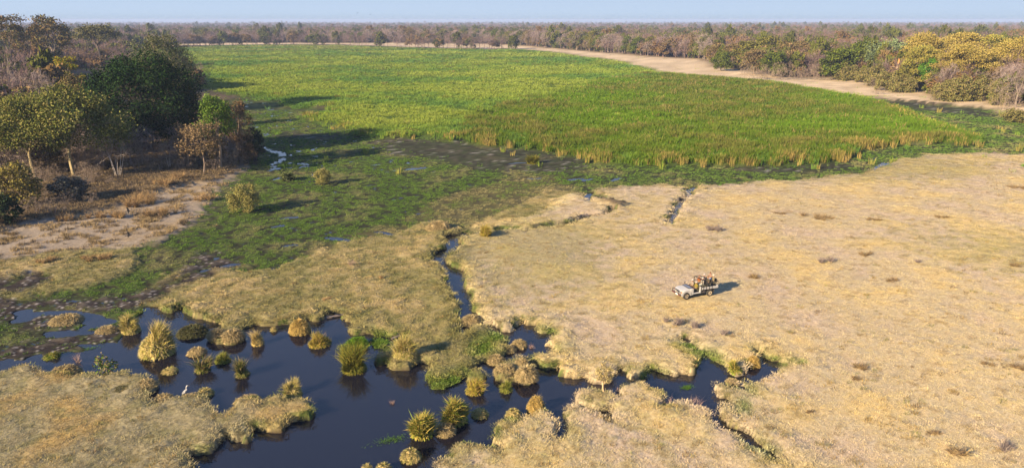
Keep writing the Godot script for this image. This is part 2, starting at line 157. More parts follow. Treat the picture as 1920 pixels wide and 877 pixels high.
const TREES := [
	[-88.0, 144.0, 17.5, 21.9, "olive_acacia", "broad olive acacia with pale forked limbs above the grey shrub"],
	[-93.6, 140.9, 16.3, 18.3, "olive_acacia", "broad olive acacia overhanging the yellow leaved bush"],
	[-84.1, 168.4, 22.4, 25.4, "dark_fig"],
	[-120.2, 256.2, 25.6, 22.3, "grey_green"],
	[-147.4, 245.6, 19.4, 11.0, "yellowing"],
	[-264.4, 481.8, 26.8, 27.5, "umbrella"],
	[-254.8, 416.1, 31.6, 26.8, "brown_olive", "brown olive tree with a flat spreading crown against the horizon"],
	[-257.4, 385.8, 32.1, 21.5, "brown_olive", "tall brown olive tree beside the flat crowned brown one"],
	[-62.2, 153.5, 16.1, 7.0, "vine"],
	[-60.3, 160.3, 14.0, 6.9, "brown_leafy", "brown leaved bushy tree leaning on the creeper covered tree"],
	[-82.8, 119.3, 7.5, 7.2, "yellow_bush"],
	[-77.1, 123.9, 4.5, 5.8, "grey_bush"],
	[-78.4, 108.9, 4.5, 4.3, "dark_bush", "low dense dark bush below the yellow leaved bush"],
	[-78.6, 143.0, 7.8, 8.5, "bare_small", "small leafless tree with whitish stems forking from the ground"],
	[-72.2, 151.7, 5.3, 4.0, "bare_small", "slender leafless tree with a single pale stem in deep shade"],
	[-63.1, 147.2, 10.5, 8.7, "brown_small", "thin brown leaved tree next to the creeper covered tree"],
	[-68.8, 152.9, 8.8, 5.7, "brown_small", "thin brown leaved tree directly under the dark green crown"],
	[-57.9, 162.9, 7.8, 4.8, "dark_bush", "dark bush at the marsh edge behind the creeper covered tree"],
	[-118.4, 200.1, 16.0, 10.2, "brown_olive", "small brown olive tree in front of the yellow and orange tree"],
	[-149.1, 227.9, 16.2, 11.6, "bare"],
	[-150.9, 219.4, 18.4, 11.2, "bare"],
	[-138.1, 219.4, 16.1, 9.6, "bare"],
	[-96.7, 215.9, 13.5, 9.4, "grey_green", "smaller grey green tree between the dark green tree and the meadow"],
	[-77.5, 148.3, 4.7, 5.5, "bare_bush"],
	[-78.1, 154.1, 5.6, 4.6, "bare_bush"],
	[-73.1, 149.4, 4.1, 5.5, "bare_bush"],
	[-68.6, 149.4, 4.3, 5.1, "bare_bush"],
	[-62.2, 150.6, 4.5, 5.1, "bare_bush"],
	[-60.2, 156.5, 5.2, 5.3, "bare_bush"],
	[-58.6, 160.3, 5.1, 4.3, "brown_leafy", "low brown leaved tree at the water side of the creeper covered tree"],
	[-85.3, 149.4, 5.9, 6.6, "bare_bush"],
	[-81.6, 137.9, 4.2, 5.1, "bare_bush"],
	[-89.4, 133.2, 5.1, 6.0, "bare_bush"],
	[-74.1, 114.3, 2.8, 4.0, "bare_bush"],
	[-77.2, 115.0, 2.8, 4.5, "bare_bush"],
	[-78.3, 112.7, 2.8, 3.4, "bare_bush"],
	[-111.2, 160.3, 10.2, 9.5, "bare"],
	[-100.6, 160.3, 9.4, 8.3, "bare"],
	[-97.2, 167.0, 9.0, 7.4, "bare"],
	[-96.1, 174.2, 9.7, 7.7, "brown_olive", "brown olive tree crowded against the dark green tree"],
	[-96.2, 182.1, 9.5, 6.7, "bare"],
	[198.0, 359.6, 23.3, 23.7, "yellow_acacia"],
	[232.0, 385.8, 24.4, 27.6, "yellow_acacia"],
	[189.3, 311.7, 19.4, 26.5, "yellow_acacia"],
	[208.2, 311.7, 22.1, 23.3, "yellow_acacia"],
	[222.1, 311.7, 23.4, 23.3, "yellow_acacia"],
	[181.4, 331.4, 19.1, 17.6, "mixed_acacia", "smaller olive yellow acacia beside the pale blue green tree"],
	[245.8, 385.8, 23.3, 24.9, "mixed_acacia", "olive yellow acacia between two golden crowns"],
	[194.2, 385.8, 21.1, 22.1, "blue_green"],
	[181.1, 323.7, 14.0, 9.3, "bright_green"],
	[171.5, 393.0, 16.9, 19.7, "dark_green"],
	[190.2, 408.1, 20.2, 18.1, "dark_green"],
	[144.3, 412.0, 14.5, 16.5, "dark_green"],
	[129.2, 461.0, 11.9, 11.8, "dark_green"],
	[172.8, 424.3, 14.6, 15.2, "olive_tree", "olive green tree beside a rounded dark green one above the bare bushes"],
	[146.1, 492.9, 15.5, 17.6, "rusty"],
	[151.1, 481.8, 17.9, 18.5, "olive_tree"],
	[172.5, 504.5, 19.4, 21.6, "olive_tree"],
	[173.0, 471.2, 16.8, 20.2, "rusty"],
	[185.4, 481.8, 17.2, 18.5, "rusty"],
	[141.6, 516.7, 15.5, 14.7, "rusty"],
	[140.7, 433.0, 14.3, 16.7, "rusty"],
	[159.2, 424.3, 14.6, 15.2, "rusty"],
	[204.3, 481.8, 15.8, 18.5, "rusty"],
	[177.6, 331.4, 12.0, 12.4, "olive_tree"],
	[185.2, 353.6, 12.2, 11.2, "olive_tree"],
	[189.9, 286.1, 14.5, 12.4, "bare"],
	[180.7, 264.4, 15.4, 13.4, "bare"],
	[186.4, 264.4, 14.4, 13.4, "bare"],
	[198.5, 311.7, 14.4, 11.2, "bare"],
	[177.5, 302.7, 13.6, 7.8, "bare"],
	[124.3, 396.6, 10.0, 7.4, "bare_bush"],
	[126.2, 389.4, 7.3, 7.2, "bare_bush"],
	[131.6, 393.0, 7.6, 7.3, "bare_bush"],
	[135.6, 396.6, 8.0, 7.4, "bare_bush"],
	[137.4, 389.4, 8.9, 7.2, "bare_bush"],
	[141.4, 393.0, 9.3, 7.3, "bare_bush"],
	[147.0, 396.6, 9.7, 7.4, "bare_bush"],
	[148.5, 389.4, 7.0, 7.2, "bare_bush"],
	[152.7, 393.0, 7.3, 7.3, "bare_bush"],
	[158.3, 396.6, 7.7, 7.4, "bare_bush"],
	[158.3, 389.4, 8.7, 7.2, "bare_bush"],
	[176.0, 372.3, 7.0, 8.0, "olive_bush"],
	[172.5, 353.6, 9.7, 10.1, "olive_bush"],
	[167.1, 331.4, 9.1, 9.0, "olive_bush"],
	[167.5, 321.2, 7.9, 8.3, "olive_bush"],
	[170.9, 321.2, 7.4, 6.9, "olive_bush"],
	[168.4, 290.1, 7.6, 7.1, "olive_bush"],
	[169.3, 286.1, 8.7, 8.3, "olive_bush"],
	[173.4, 286.1, 10.0, 9.1, "olive_bush"],
	[179.1, 288.1, 8.1, 8.3, "olive_bush"],
	[184.1, 290.1, 9.7, 8.4, "olive_bush"],
	[187.9, 290.1, 8.8, 7.5, "olive_bush"],
	[178.8, 271.3, 9.1, 6.7, "olive_bush"],
	[176.8, 385.8, 7.8, 8.3, "olive_bush"],
	[172.1, 385.8, 8.9, 8.3, "olive_bush"],
	[154.8, 314.0, 3.4, 6.8, "bare_bush"],
	[166.1, 290.1, 4.6, 5.9, "bare_bush"],
	[172.7, 259.4, 8.1, 7.5, "bare_bush"],
	[168.9, 248.5, 8.2, 7.2, "bare_bush"],
	[169.7, 347.8, 4.3, 8.5, "bare_bush"],
	[180.4, 286.1, 3.3, 5.4, "bare_bush"],
	[159.1, 231.8, 4.4, 7.4, "olive_bush", "olive green bush standing alone by the grey marsh flat"],
	[-37.1, 139.9, 3.5, 3.5, "pale_shrub", "upright pale yellow green shrub alone in the open marsh"],
	[-44.7, 118.6, 4.8, 5.3, "pale_shrub", "wide pale yellow green shrub where the sand meets the marsh"],
	[-45.1, 144.0, 2.0, 2.8, "olive_shrub"],
	[-37.2, 60.6, 2.3, 2.1, "green_twiggy"],
	[7.8, 55.9, 2.6, 1.6, "dry_shrub"],
	[63, 804, 12.9, 9.9, "bare"],
	[-324, 1067, 14.9, 14.6, "bare"],
	[18, 941, 16.4, 14.8, "olive_tree"],
	[-178, 1044, 11.5, 10.7, "bare"],
	[-429, 1040, 9.3, 8.8, "bare"],
	[38, 861, 12.6, 9.8, "bare"],
	[-20, 998, 11.9, 8.4, "olive_tree"],
	[-173, 1040, 17.9, 15.8, "bare"],
	[-527, 976, 18.5, 13.3, "bare"],
	[-308, 1069, 20.8, 15.1, "bare"],
	[156, 600, 14.9, 14.5, "bare"],
	[77, 778, 11.4, 9.3, "rusty"],
	[-289, 1052, 11.0, 9.8, "bare"],
	[138, 639, 11.6, 8.4, "rusty"],
	[95, 744, 15.4, 11.1, "olive_tree"],
	[-18, 1012, 16.5, 14.4, "dark_green"],
	[-135, 1044, 9.1, 7.6, "olive_tree"],
	[83, 761, 14.5, 12.0, "olive_tree"],
	[-106, 1040, 11.6, 11.3, "rusty"],
	[-117, 1039, 11.7, 8.4, "olive_tree"],
	[3, 953, 17.0, 15.8, "bare"],
	[57, 837, 16.1, 15.9, "bare"],
	[126, 655, 12.6, 11.9, "bare"],
	[12, 949, 18.8, 18.5, "bare"],
	[124, 672, 16.6, 14.7, "olive_tree"],
	[-302, 1067, 15.9, 13.9, "bare"],
	[50, 863, 17.9, 17.1, "bare"],
	[46, 850, 9.8, 7.1, "bare"],
	[146, 650, 13.3, 9.9, "bare"],
	[-218, 1043, 11.0, 10.9, "bare"],
	[129, 661, 16.5, 13.1, "bare"],
	[89, 739, 15.4, 15.1, "bare"],
	[-267, 1052, 9.0, 7.1, "bare"],
	[-36, 1036, 16.5, 14.3, "dark_green"],
	[-388, 1062, 18.1, 12.8, "dark_green"],
	[-507, 989, 14.2, 10.4, "bare"],
	[-442, 1051, 13.6, 9.9, "bare"],
	[-206, 1063, 18.9, 18.0, "bare"],
	[118, 688, 16.6, 11.9, "bare"],
	[93, 731, 17.2, 14.3, "bare"],
	[-253, 1063, 18.7, 18.4, "bare"],
	[32, 897, 18.3, 16.8, "bare"],
	[-73, 1050, 13.8, 12.6, "bare"],
	[133, 646, 13.8, 11.2, "rusty"],
	[156, 625, 20.5, 16.8, "bare"],
	[5, 956, 14.6, 12.2, "bare"],
	[-142, 1060, 20.2, 15.1, "rusty"],
	[154, 606, 17.8, 14.5, "olive_tree"],
	[-23, 1015, 19.5, 14.5, "dark_green"],
	[-553, 953, 19.1, 13.8, "bare"],
	[51, 854, 20.9, 15.1, "bare"],
	[-511, 972, 10.3, 8.2, "bare"],
	[73, 788, 13.0, 11.6, "rusty"],
	[-421, 1042, 14.7, 10.7, "rusty"],
	[66, 822, 18.5, 16.8, "bare"],
	[-235, 1049, 14.5, 14.0, "dark_green"],
	[-521, 967, 11.6, 10.0, "dark_green"],
	[115, 672, 12.4, 10.6, "bare"],
	[-493, 1013, 13.8, 9.9, "bare"],
	[-34, 1019, 11.3, 9.7, "bare"],
	[21, 932, 18.7, 17.5, "rusty"],
	[103, 701, 15.8, 12.7, "bare"],
	[-191, 1045, 13.0, 12.1, "bare"],
	[-285, 1047, 9.5, 7.5, "bare"],
	[107, 712, 14.9, 10.9, "bare"],
	[87, 764, 19.1, 17.9, "bare"],
	[-245, 1058, 20.5, 17.1, "bare"],
	[100, 717, 9.5, 6.7, "olive_tree"],
	[99, 734, 19.2, 17.4, "bare"],
	[-431, 1052, 16.1, 11.7, "dark_green"],
	[-468, 1015, 16.2, 11.5, "bare"],
	[154, 602, 20.5, 15.9, "bare"],
	[108, 689, 9.3, 6.8, "olive_tree"],
	[-8, 975, 14.5, 11.8, "bare"],
	[54, 842, 13.7, 9.6, "bare"],
	[-178, 1055, 19.6, 18.8, "bare"],
	[-436, 1032, 14.3, 12.0, "bare"],
	[-46, 1046, 13.9, 13.6, "bare"],
	[-499, 1003, 19.4, 19.0, "rusty"],
	[-40, 1037, 19.1, 16.5, "bare"],
	[35, 892, 18.9, 16.6, "bare"],
	[89, 756, 17.3, 14.3, "dark_green"],
	[-165, 1045, 15.7, 14.6, "bare"],
	[113, 677, 16.2, 14.6, "dark_green"],
	[-354, 1065, 16.4, 13.8, "dark_green"],
	[-267, 1059, 15.4, 13.8, "bare"],
	[69, 813, 19.3, 17.4, "olive_tree"],
	[-545, 962, 18.8, 15.6, "olive_tree"],
	[-4, 973, 16.2, 15.5, "olive_tree"],
	[60, 817, 16.4, 12.1, "bare"],
	[-425, 1048, 19.1, 13.5, "olive_tree"],
	[-455, 1039, 17.0, 15.9, "bare"],
	[-9, 993, 18.6, 13.6, "bare"],
	[-485, 1013, 18.4, 13.4, "bare"],
	[134, 660, 14.4, 13.3, "bare"],
	[24, 919, 14.0, 13.8, "bare"],
	[-374, 1067, 19.6, 16.0, "bare"],
	[-290, 1067, 15.1, 13.9, "bare"],
	[-27, 1022, 17.1, 13.9, "bare"],
	[-477, 1010, 12.1, 10.4, "dark_green"],
	[37, 874, 13.9, 11.9, "bare"],
	[-53, 1049, 13.8, 10.6, "olive_tree"],
	[-136, 1064, 14.6, 11.8, "bare"],
	[-129, 1060, 18.2, 13.5, "bare"],
	[-387, 1043, 9.8, 9.2, "bare"],
	[113, 694, 18.5, 13.5, "bare"],
	[-490, 995, 9.2, 7.4, "rusty"],
	[-296, 1054, 14.7, 10.4, "bare"],
	[95, 740, 17.8, 16.3, "bare"],
	[-245, 1047, 12.3, 10.8, "olive_tree"],
	[43, 869, 17.2, 16.1, "olive_tree"],
	[40, 873, 19.1, 16.0, "bare"],
	[119, 659, 11.9, 9.4, "bare"],
	[-15, 1007, 15.0, 14.0, "bare"],
	[155, 607, 19.0, 15.9, "dark_green"],
	[10, 938, 10.5, 8.1, "bare"],
	[64, 798, 10.8, 8.8, "rusty"],
	[108, 699, 16.6, 13.7, "dark_green"],
	[-171, 1056, 18.8, 16.6, "bare"],
	[-118, 1057, 17.6, 13.1, "rusty"],
	[137, 658, 20.2, 14.7, "bare"],
	[-465, 1029, 16.8, 15.5, "bare"],
	[-453, 1027, 11.9, 8.6, "bare"],
	[-402, 1041, 13.4, 11.3, "dark_green"],
	[-233, 1059, 20.4, 17.7, "bare"],
	[79, 766, 11.4, 8.9, "bare"],
	[-355, 1056, 14.8, 10.4, "bare"],
	[-277, 1044, 13.2, 11.7, "bare"],
	[-189, 1057, 14.1, 13.0, "olive_tree"],
	[-395, 1055, 16.1, 13.4, "bare"],
	[153, 595, 16.6, 11.8, "bare"],
	[63, 822, 16.2, 13.3, "rusty"],
	[-62, 1030, 10.0, 7.2, "bare"],
	[-449, 1046, 19.8, 14.1, "bare"],
	[-394, 1040, 12.4, 12.2, "bare"],
	[15, 936, 12.3, 11.2, "bare"],
	[-318, 1069, 15.1, 12.3, "bare"],
	[-73, 1033, 14.8, 13.5, "olive_tree"],
	[79, 779, 13.8, 12.0, "bare"],
	[-111, 1057, 20.2, 18.2, "bare"],
	[-250, 1045, 14.2, 13.5, "bare"],
	[145, 636, 15.4, 15.1, "bare"],
	[7, 943, 12.4, 11.9, "bare"],
	[-157, 1061, 20.1, 14.5, "bare"],
	[-15, 986, 17.6, 13.5, "bare"],
	[-282, 1068, 13.1, 10.8, "bare"],
	[57, 821, 16.4, 12.1, "bare"],
	[-79, 1057, 16.1, 14.7, "bare"],
	[-479, 1018, 13.9, 11.3, "bare"],
	[29, 888, 17.8, 12.8, "bare"],
	[-221, 1058, 17.0, 12.9, "bare"],
	[-542, 943, 17.5, 17.0, "bare"],
	[-197, 1061, 15.0, 14.4, "bare"],
	[11, 949, 16.4, 16.2, "olive_tree"],
	[38, 886, 13.5, 12.8, "bare"],
	[25, 902, 10.5, 9.4, "rusty"],
	[2, 978, 13.8, 10.7, "bare"],
	[-414, 1043, 11.7, 11.7, "bare"],
	[6, 971, 14.0, 11.2, "bare"],
	[-260, 1050, 12.4, 10.9, "bare"],
	[155, 621, 15.6, 11.9, "rusty"],
	[-550, 938, 16.2, 14.9, "bare"],
	[-27, 1006, 9.8, 8.6, "bare"],
	[-498, 987, 15.3, 15.2, "bare"],
	[-537, 962, 15.2, 15.1, "dark_green"],
	[0, 964, 15.7, 11.4, "bare"],
	[-374, 1050, 16.0, 14.4, "bare"],
	[-363, 1070, 14.2, 11.7, "rusty"],
	[79, 764, 9.2, 6.8, "rusty"],
	[-101, 1040, 13.5, 10.1, "bare"],
	[-407, 1057, 13.7, 13.5, "bare"],
	[-459, 1019, 14.5, 11.6, "bare"],
	[-68, 1039, 10.3, 8.5, "bare"],
	[154, 589, 15.2, 13.9, "bare"],
	[-64, 1046, 15.4, 15.1, "olive_tree"],
	[-538, 946, 13.9, 9.8, "bare"],
	[-532, 965, 17.5, 13.2, "bare"],
	[-56, 1036, 16.9, 14.0, "bare"],
	[-200, 1042, 17.9, 14.0, "bare"],
	[88, 744, 14.3, 13.1, "bare"],
	[-3, 983, 13.7, 12.2, "bare"],
	[110, 701, 13.8, 13.5, "dark_green"],
	[71, 802, 16.5, 13.2, "olive_tree"],
	[-209, 1048, 14.4, 14.3, "dark_green"],
	[101, 713, 12.5, 9.8, "bare"],
	[-32, 1011, 15.6, 14.3, "bare"],
	[153, 643, 19.8, 17.6, "rusty"],
	[54, 833, 12.4, 11.4, "bare"],
	[-339, 1075, 14.6, 13.8, "olive_tree"],
	[-334, 1057, 15.6, 12.6, "bare"],
	[-214, 1056, 15.7, 15.6, "bare"],
	[-448, 1037, 10.5, 10.4, "rusty"],
	[-38, 1028, 13.6, 11.7, "bare"],
	[-315, 1057, 17.4, 15.8, "bare"],
	[19, 909, 10.8, 8.3, "rusty"],
	[-95, 1052, 18.0, 17.8, "olive_tree"],
	[-345, 1055, 13.2, 11.8, "bare"],
	[-155, 1042, 11.7, 9.8, "bare"],
	[10, 960, 20.0, 15.7, "bare"],
	[-305, 1049, 16.0, 14.4, "rusty"],
	[-88, 1052, 13.8, 13.2, "rusty"],
	[76, 796, 14.5, 13.8, "rusty"],
	[-526, 954, 9.0, 6.9, "bare"],
	[152, 624, 15.8, 15.6, "rusty"],
	[68, 794, 15.8, 15.3, "bare"],
	[-90, 1034, 11.1, 10.4, "olive_tree"],
	[23, 912, 12.3, 10.3, "bare"],
	[29, 912, 18.2, 16.3, "bare"],
	[38, 867, 17.1, 16.8, "bare"],
	[-79, 1039, 17.8, 16.2, "bare"],
	[83, 767, 20.4, 15.2, "olive_tree"],
	[-125, 1044, 13.3, 10.9, "rusty"],
	[-474, 1031, 20.6, 19.1, "bare"],
	[153, 582, 11.8, 10.4, "olive_tree"],
	[-13, 986, 16.4, 14.5, "dark_green"],
	[-503, 983, 12.0, 11.4, "bare"],
	[155, 633, 15.6, 11.4, "bare"],
	[-148, 1045, 9.3, 7.8, "rusty"],
	[-483, 994, 10.6, 8.1, "bare"],
	[-534, 957, 15.9, 14.9, "bare"],
	[77, 786, 15.9, 12.5, "bare"],
	[-230, 1044, 14.5, 12.9, "bare"],
	[49, 842, 16.7, 11.8, "dark_green"],
	[-275, 1068, 13.4, 9.6, "bare"],
	[103, 718, 16.5, 13.0, "bare"],
	[45, 853, 9.3, 7.0, "bare"],
	[-365, 1052, 11.5, 10.7, "bare"],
	[18, 927, 10.1, 7.9, "bare"],
	[-419, 1053, 17.1, 13.1, "bare"],
	[24, 920, 19.3, 18.4, "bare"],
	[-119.0, 189.4, 3.0, 5.0, "bare_bush"],
	[-122.1, 174.0, 2.6, 4.1, "bare_bush"],
	[-85.8, 128.6, 2.8, 4.2, "bare_bush"],
	[-130.4, 175.8, 1.5, 2.1, "bare_bush"],
	[-135.0, 186.1, 2.1, 3.3, "bare_bush"],
	[-116.1, 166.1, 3.3, 5.0, "bare_bush"],
	[-102.4, 153.5, 2.8, 4.1, "bare_bush"],
	[-117.4, 187.1, 2.5, 2.8, "bare_bush"],
	[-114.3, 184.9, 2.1, 3.3, "bare_bush"],
	[-113.5, 166.1, 3.4, 4.7, "bare_bush"],
	[-87.3, 136.7, 1.4, 1.6, "bare_bush"],
	[-102.5, 140.7, 3.5, 4.6, "bare_bush"],
	[-97.0, 139.1, 2.5, 2.9, "bare_bush"],
	[-81.0, 137.4, 3.1, 3.6, "bare_bush"],
	[-117.4, 173.1, 3.3, 4.3, "bare_bush"],
	[-92.1, 121.1, 2.3, 2.6, "bare_bush"],
	[-135.5, 189.2, 3.0, 4.8, "bare_bush"],
	[-92.6, 140.1, 3.4, 5.6, "bare_bush"],
	[-128.6, 189.1, 2.1, 2.4, "bare_bush"],
	[-102.3, 155.5, 2.1, 3.5, "bare_bush"],
	[-102.4, 140.2, 1.9, 2.6, "bare_bush"],
	[-105.3, 135.1, 2.8, 3.9, "bare_bush"],
	[-112.0, 166.4, 2.2, 2.6, "bare_bush"],
	[-82.9, 126.7, 1.4, 2.1, "bare_bush"],
	[-84.6, 134.8, 2.5, 3.0, "bare_bush"],
	[-87.5, 152.8, 1.6, 2.6, "bare_bush"],
	[-99.5, 139.0, 1.5, 2.5, "bare_bush"],
	[-94.2, 165.8, 2.3, 3.7, "bare_bush"],
	[-81.2, 133.0, 1.5, 2.2, "bare_bush"],
	[-113.6, 150.1, 3.4, 4.7, "bare_bush"],
	[-98.1, 127.7, 3.3, 4.6, "bare_bush"],
	[-108.1, 139.4, 2.1, 3.5, "bare_bush"],
	[-133.2, 185.3, 1.6, 2.0, "bare_bush"],
	[-130.0, 183.4, 1.5, 1.9, "bare_bush"],
	[-79.3, 130.3, 2.5, 3.4, "bare_bush"],
	[-113.4, 147.7, 2.7, 4.2, "bare_bush"],
	[-91.2, 120.2, 1.6, 2.0, "bare_bush"],
	[-119.5, 172.2, 2.4, 3.8, "bare_bush"],
	[-80.1, 132.0, 1.6, 1.8, "bare_bush"],
	[-118.2, 186.4, 2.3, 2.9, "bare_bush"],
	[-91.3, 153.5, 3.3, 5.5, "bare_bush"],
	[-91.6, 151.1, 2.8, 3.7, "bare_bush"],
	[-96.8, 139.8, 2.5, 3.5, "bare_bush"],
	[-116.8, 152.1, 2.4, 3.7, "bare_bush"],
	[-112.0, 162.8, 3.1, 4.8, "bare_bush"],
	[-87.7, 148.0, 1.4, 2.2, "bare_bush"],
	[-76.9, 136.3, 1.4, 2.2, "bare_bush"],
	[-105.7, 149.4, 3.4, 5.2, "bare_bush"],
	[-113.0, 189.2, 2.7, 4.0, "bare_bush"],
	[-126.1, 182.0, 3.0, 3.5, "bare_bush"],
	[-96.4, 138.7, 3.0, 3.9, "bare_bush"],
	[-109.9, 141.8, 2.8, 3.9, "bare_bush"],
	[-101.6, 165.2, 1.6, 1.8, "bare_bush"],
	[-124.9, 161.1, 2.8, 4.5, "bare_bush"],
	[-100.1, 153.7, 2.4, 3.2, "bare_bush"],
	[-93.1, 159.4, 3.5, 5.0, "bare_bush"],
	[-108.3, 157.4, 2.7, 3.1, "bare_bush"],
	[-108.3, 170.6, 1.7, 2.7, "bare_bush"],
	[-111.2, 173.0, 1.7, 2.6, "bare_bush"],
	[-118.3, 166.1, 2.0, 2.2, "bare_bush"],
	[-120.3, 174.9, 3.6, 4.4, "bare_bush"],
	[-102.5, 149.3, 2.1, 2.6, "bare_bush"],
	[-122.9, 161.7, 2.7, 3.8, "bare_bush"],
	[-105.7, 163.2, 2.0, 3.0, "bare_bush"],
	[-75.8, 120.7, 2.2, 3.3, "bare_bush"],
	[-113.3, 153.3, 2.1, 2.8, "bare_bush"],
	[-108.8, 166.9, 3.4, 3.7, "bare_bush"],
	[-135.4, 179.8, 1.8, 2.9, "bare_bush"],
	[-116.7, 185.3, 2.9, 4.3, "bare_bush"],
	[-91.8, 142.4, 1.7, 2.5, "bare_bush"],
	[-105.5, 179.1, 1.8, 3.0, "bare_bush"],
	[-109.2, 172.3, 1.9, 2.6, "bare_bush"],
	[-100.0, 131.8, 3.3, 5.0, "bare_bush"],
	[-129.4, 170.6, 2.7, 3.3, "bare_bush"],
	[-128.6, 186.9, 1.7, 2.1, "bare_bush"],
	[-72.0, 121.5, 2.2, 2.8, "bare_bush"],
	[-85.5, 123.3, 2.9, 3.7, "bare_bush"],
	[-114.3, 156.0, 2.7, 4.0, "bare_bush"],
	[-102.4, 177.2, 1.7, 2.7, "bare_bush"],
	[-90.3, 118.6, 2.7, 4.4, "bare_bush"],
	[-84.6, 145.1, 3.1, 4.7, "bare_bush"],
	[-87.8, 137.5, 3.5, 4.8, "bare_bush"],
	[-146.5, 189.0, 1.8, 2.2, "bare_bush"],
	[-96.7, 145.9, 2.9, 3.7, "bare_bush"],
	[-80.6, 132.7, 2.6, 3.5, "bare_bush"],
	[-97.7, 128.3, 2.0, 2.6, "bare_bush"],
	[-109.2, 140.8, 2.2, 3.5, "bare_bush"],
	[-100.5, 168.1, 2.3, 2.8, "bare_bush"],
	[-84.5, 142.1, 2.9, 4.1, "bare_bush"],
	[-80.4, 136.3, 1.7, 2.3, "bare_bush"],
	[-95.6, 155.6, 3.1, 3.9, "bare_bush"],
	[-142.2, 186.1, 1.9, 3.2, "bare_bush"],
	[-119.9, 181.7, 2.6, 3.3, "bare_bush"],
	[-109.0, 144.5, 3.0, 4.0, "bare_bush"],
	[-89.4, 137.3, 2.2, 3.2, "bare_bush"],
	[-129.3, 172.4, 8.8, 8.9, "bare"],
	[-142.9, 183.2, 8.2, 7.7, "bare"],
	[-137.5, 210.2, 7.4, 6.6, "bare"],
	[-133.0, 174.1, 9.0, 9.9, "rusty"],
	[-119.1, 162.1, 7.2, 6.3, "bare"],
	[-88.7, 155.0, 5.6, 5.7, "bare"],
	[-103.7, 148.4, 5.5, 5.8, "bare"],
	[-144.3, 205.2, 7.9, 7.0, "bare"],
	[-101.6, 165.4, 8.6, 8.1, "bare"],
	[-97.0, 185.5, 5.8, 5.7, "bare"],
	[-93.0, 153.6, 6.5, 6.1, "bare"],
	[-140.1, 209.0, 6.1, 5.5, "bare"],
	[-100.6, 140.2, 8.5, 9.1, "bare"],
	[-109.4, 165.8, 7.2, 6.2, "bare"],
	[-97.0, 174.8, 6.8, 7.1, "bare"],
	[-94.0, 161.3, 7.5, 7.3, "bare"],
	[-106.0, 172.7, 7.5, 8.0, "bare"],
	[-117.0, 178.0, 7.7, 6.7, "bare"],
	[-112.9, 208.8, 7.7, 6.8, "bare"],
	[-97.0, 171.1, 5.7, 6.2, "bare"],
	[-106.3, 146.4, 6.5, 5.6, "bare"],
	[-119.2, 213.5, 7.8, 7.2, "rusty"],
	[-137.2, 182.7, 7.7, 6.4, "bare"],
	[-103.9, 191.4, 5.4, 5.9, "rusty"],
	[-96.9, 187.1, 7.8, 8.6, "bare"],
	[-119.8, 192.2, 7.5, 8.1, "bare"],
	[-147.5, 211.2, 8.7, 7.4, "bare"],
	[-117.6, 189.7, 6.9, 6.0, "bare"],
	[-138.9, 197.5, 6.7, 6.4, "bare"],
	[-101.8, 172.2, 6.9, 7.5, "rusty"],
	[-103.9, 145.8, 8.3, 7.5, "rusty"],
	[-71.9, 187.4, 7.0, 6.4, "bare"],
	[-81.2, 153.6, 7.0, 7.5, "bare"],
	[-76.0, 174.1, 5.2, 5.4, "bare"],
	[-94.9, 146.9, 6.5, 6.5, "rusty"],
	[-109.0, 180.8, 6.7, 5.9, "bare"],
	[-62.6, 166.0, 5.6, 5.6, "bare"],
	[-93.5, 157.8, 6.0, 6.2, "bare"],
	[-75.9, 178.0, 5.2, 4.7, "bare"],
	[-63.9, 155.4, 6.2, 5.4, "rusty"],
	[-75.0, 180.2, 5.7, 5.4, "bare"],
	[-108.7, 168.2, 5.0, 4.2, "bare"],
	[-99.9, 162.3, 8.3, 8.4, "bare"],
	[-79.0, 175.8, 8.0, 7.4, "bare"],
	[-73.8, 162.4, 7.5, 6.8, "bare"],
	[-87.4, 147.0, 4.6, 4.1, "bare"],
	[-85.9, 151.4, 5.2, 4.3, "bare"],
	[-103.1, 171.8, 6.3, 6.3, "bare"],
	[-100.3, 169.1, 4.7, 5.1, "bare"],
	[-121.8, 177.7, 7.6, 7.3, "bare"],
	[-82.9, 183.7, 7.8, 6.7, "bare"],
	[-72.3, 158.6, 5.7, 5.2, "bare"],
	[-114.1, 185.9, 8.5, 7.1, "rusty"],
	[-63.3, 155.7, 5.5, 4.7, "bare"],
	[-96.5, 144.9, 6.8, 7.1, "bare"],
	[-89.7, 164.8, 5.0, 4.3, "rusty"],
	[-80.6, 157.0, 8.5, 8.7, "bare"],
	[-76.3, 168.4, 5.4, 4.8, "rusty"],
	[-100.1, 188.5, 7.1, 7.8, "bare"],
	[-102.0, 187.8, 7.0, 6.9, "bare"],
	[-63.7, 159.2, 7.6, 7.8, "bare"],
	[-106.7, 163.5, 5.6, 4.8, "rusty"],
	[-96.5, 150.1, 7.8, 7.2, "bare"],
	[-103.3, 156.3, 7.3, 6.7, "bare"],
	[-103.7, 155.6, 7.6, 7.9, "bare"],
	[-97.7, 190.1, 5.6, 5.1, "bare"],
	[-99.7, 142.0, 7.2, 7.0, "bare"],
	[-68.5, 166.4, 6.2, 5.7, "rusty"],
	[-69.9, 184.3, 7.8, 7.7, "bare"],
	[-84.0, 177.9, 7.5, 7.2, "bare"],
	[-101.8, 143.8, 8.3, 8.6, "bare"],
	[-85.3, 184.9, 6.7, 6.0, "bare"],
	[-128.5, 209.9, 6.2, 5.4, "bare"],
	[-123.3, 206.2, 4.6, 5.0, "bare"],
	[-70.0, 174.1, 5.0, 4.6, "bare"],
	[-112.2, 159.5, 4.5, 4.0, "bare"],
	[-76.5, 182.8, 6.1, 6.6, "bare"],
	[-228.8, 471.6, 11.7, 10.0, "bare"],
	[-126.3, 231.1, 9.4, 8.0, "bare"],
	[-327.2, 511.4, 11.1, 9.1, "bare"],
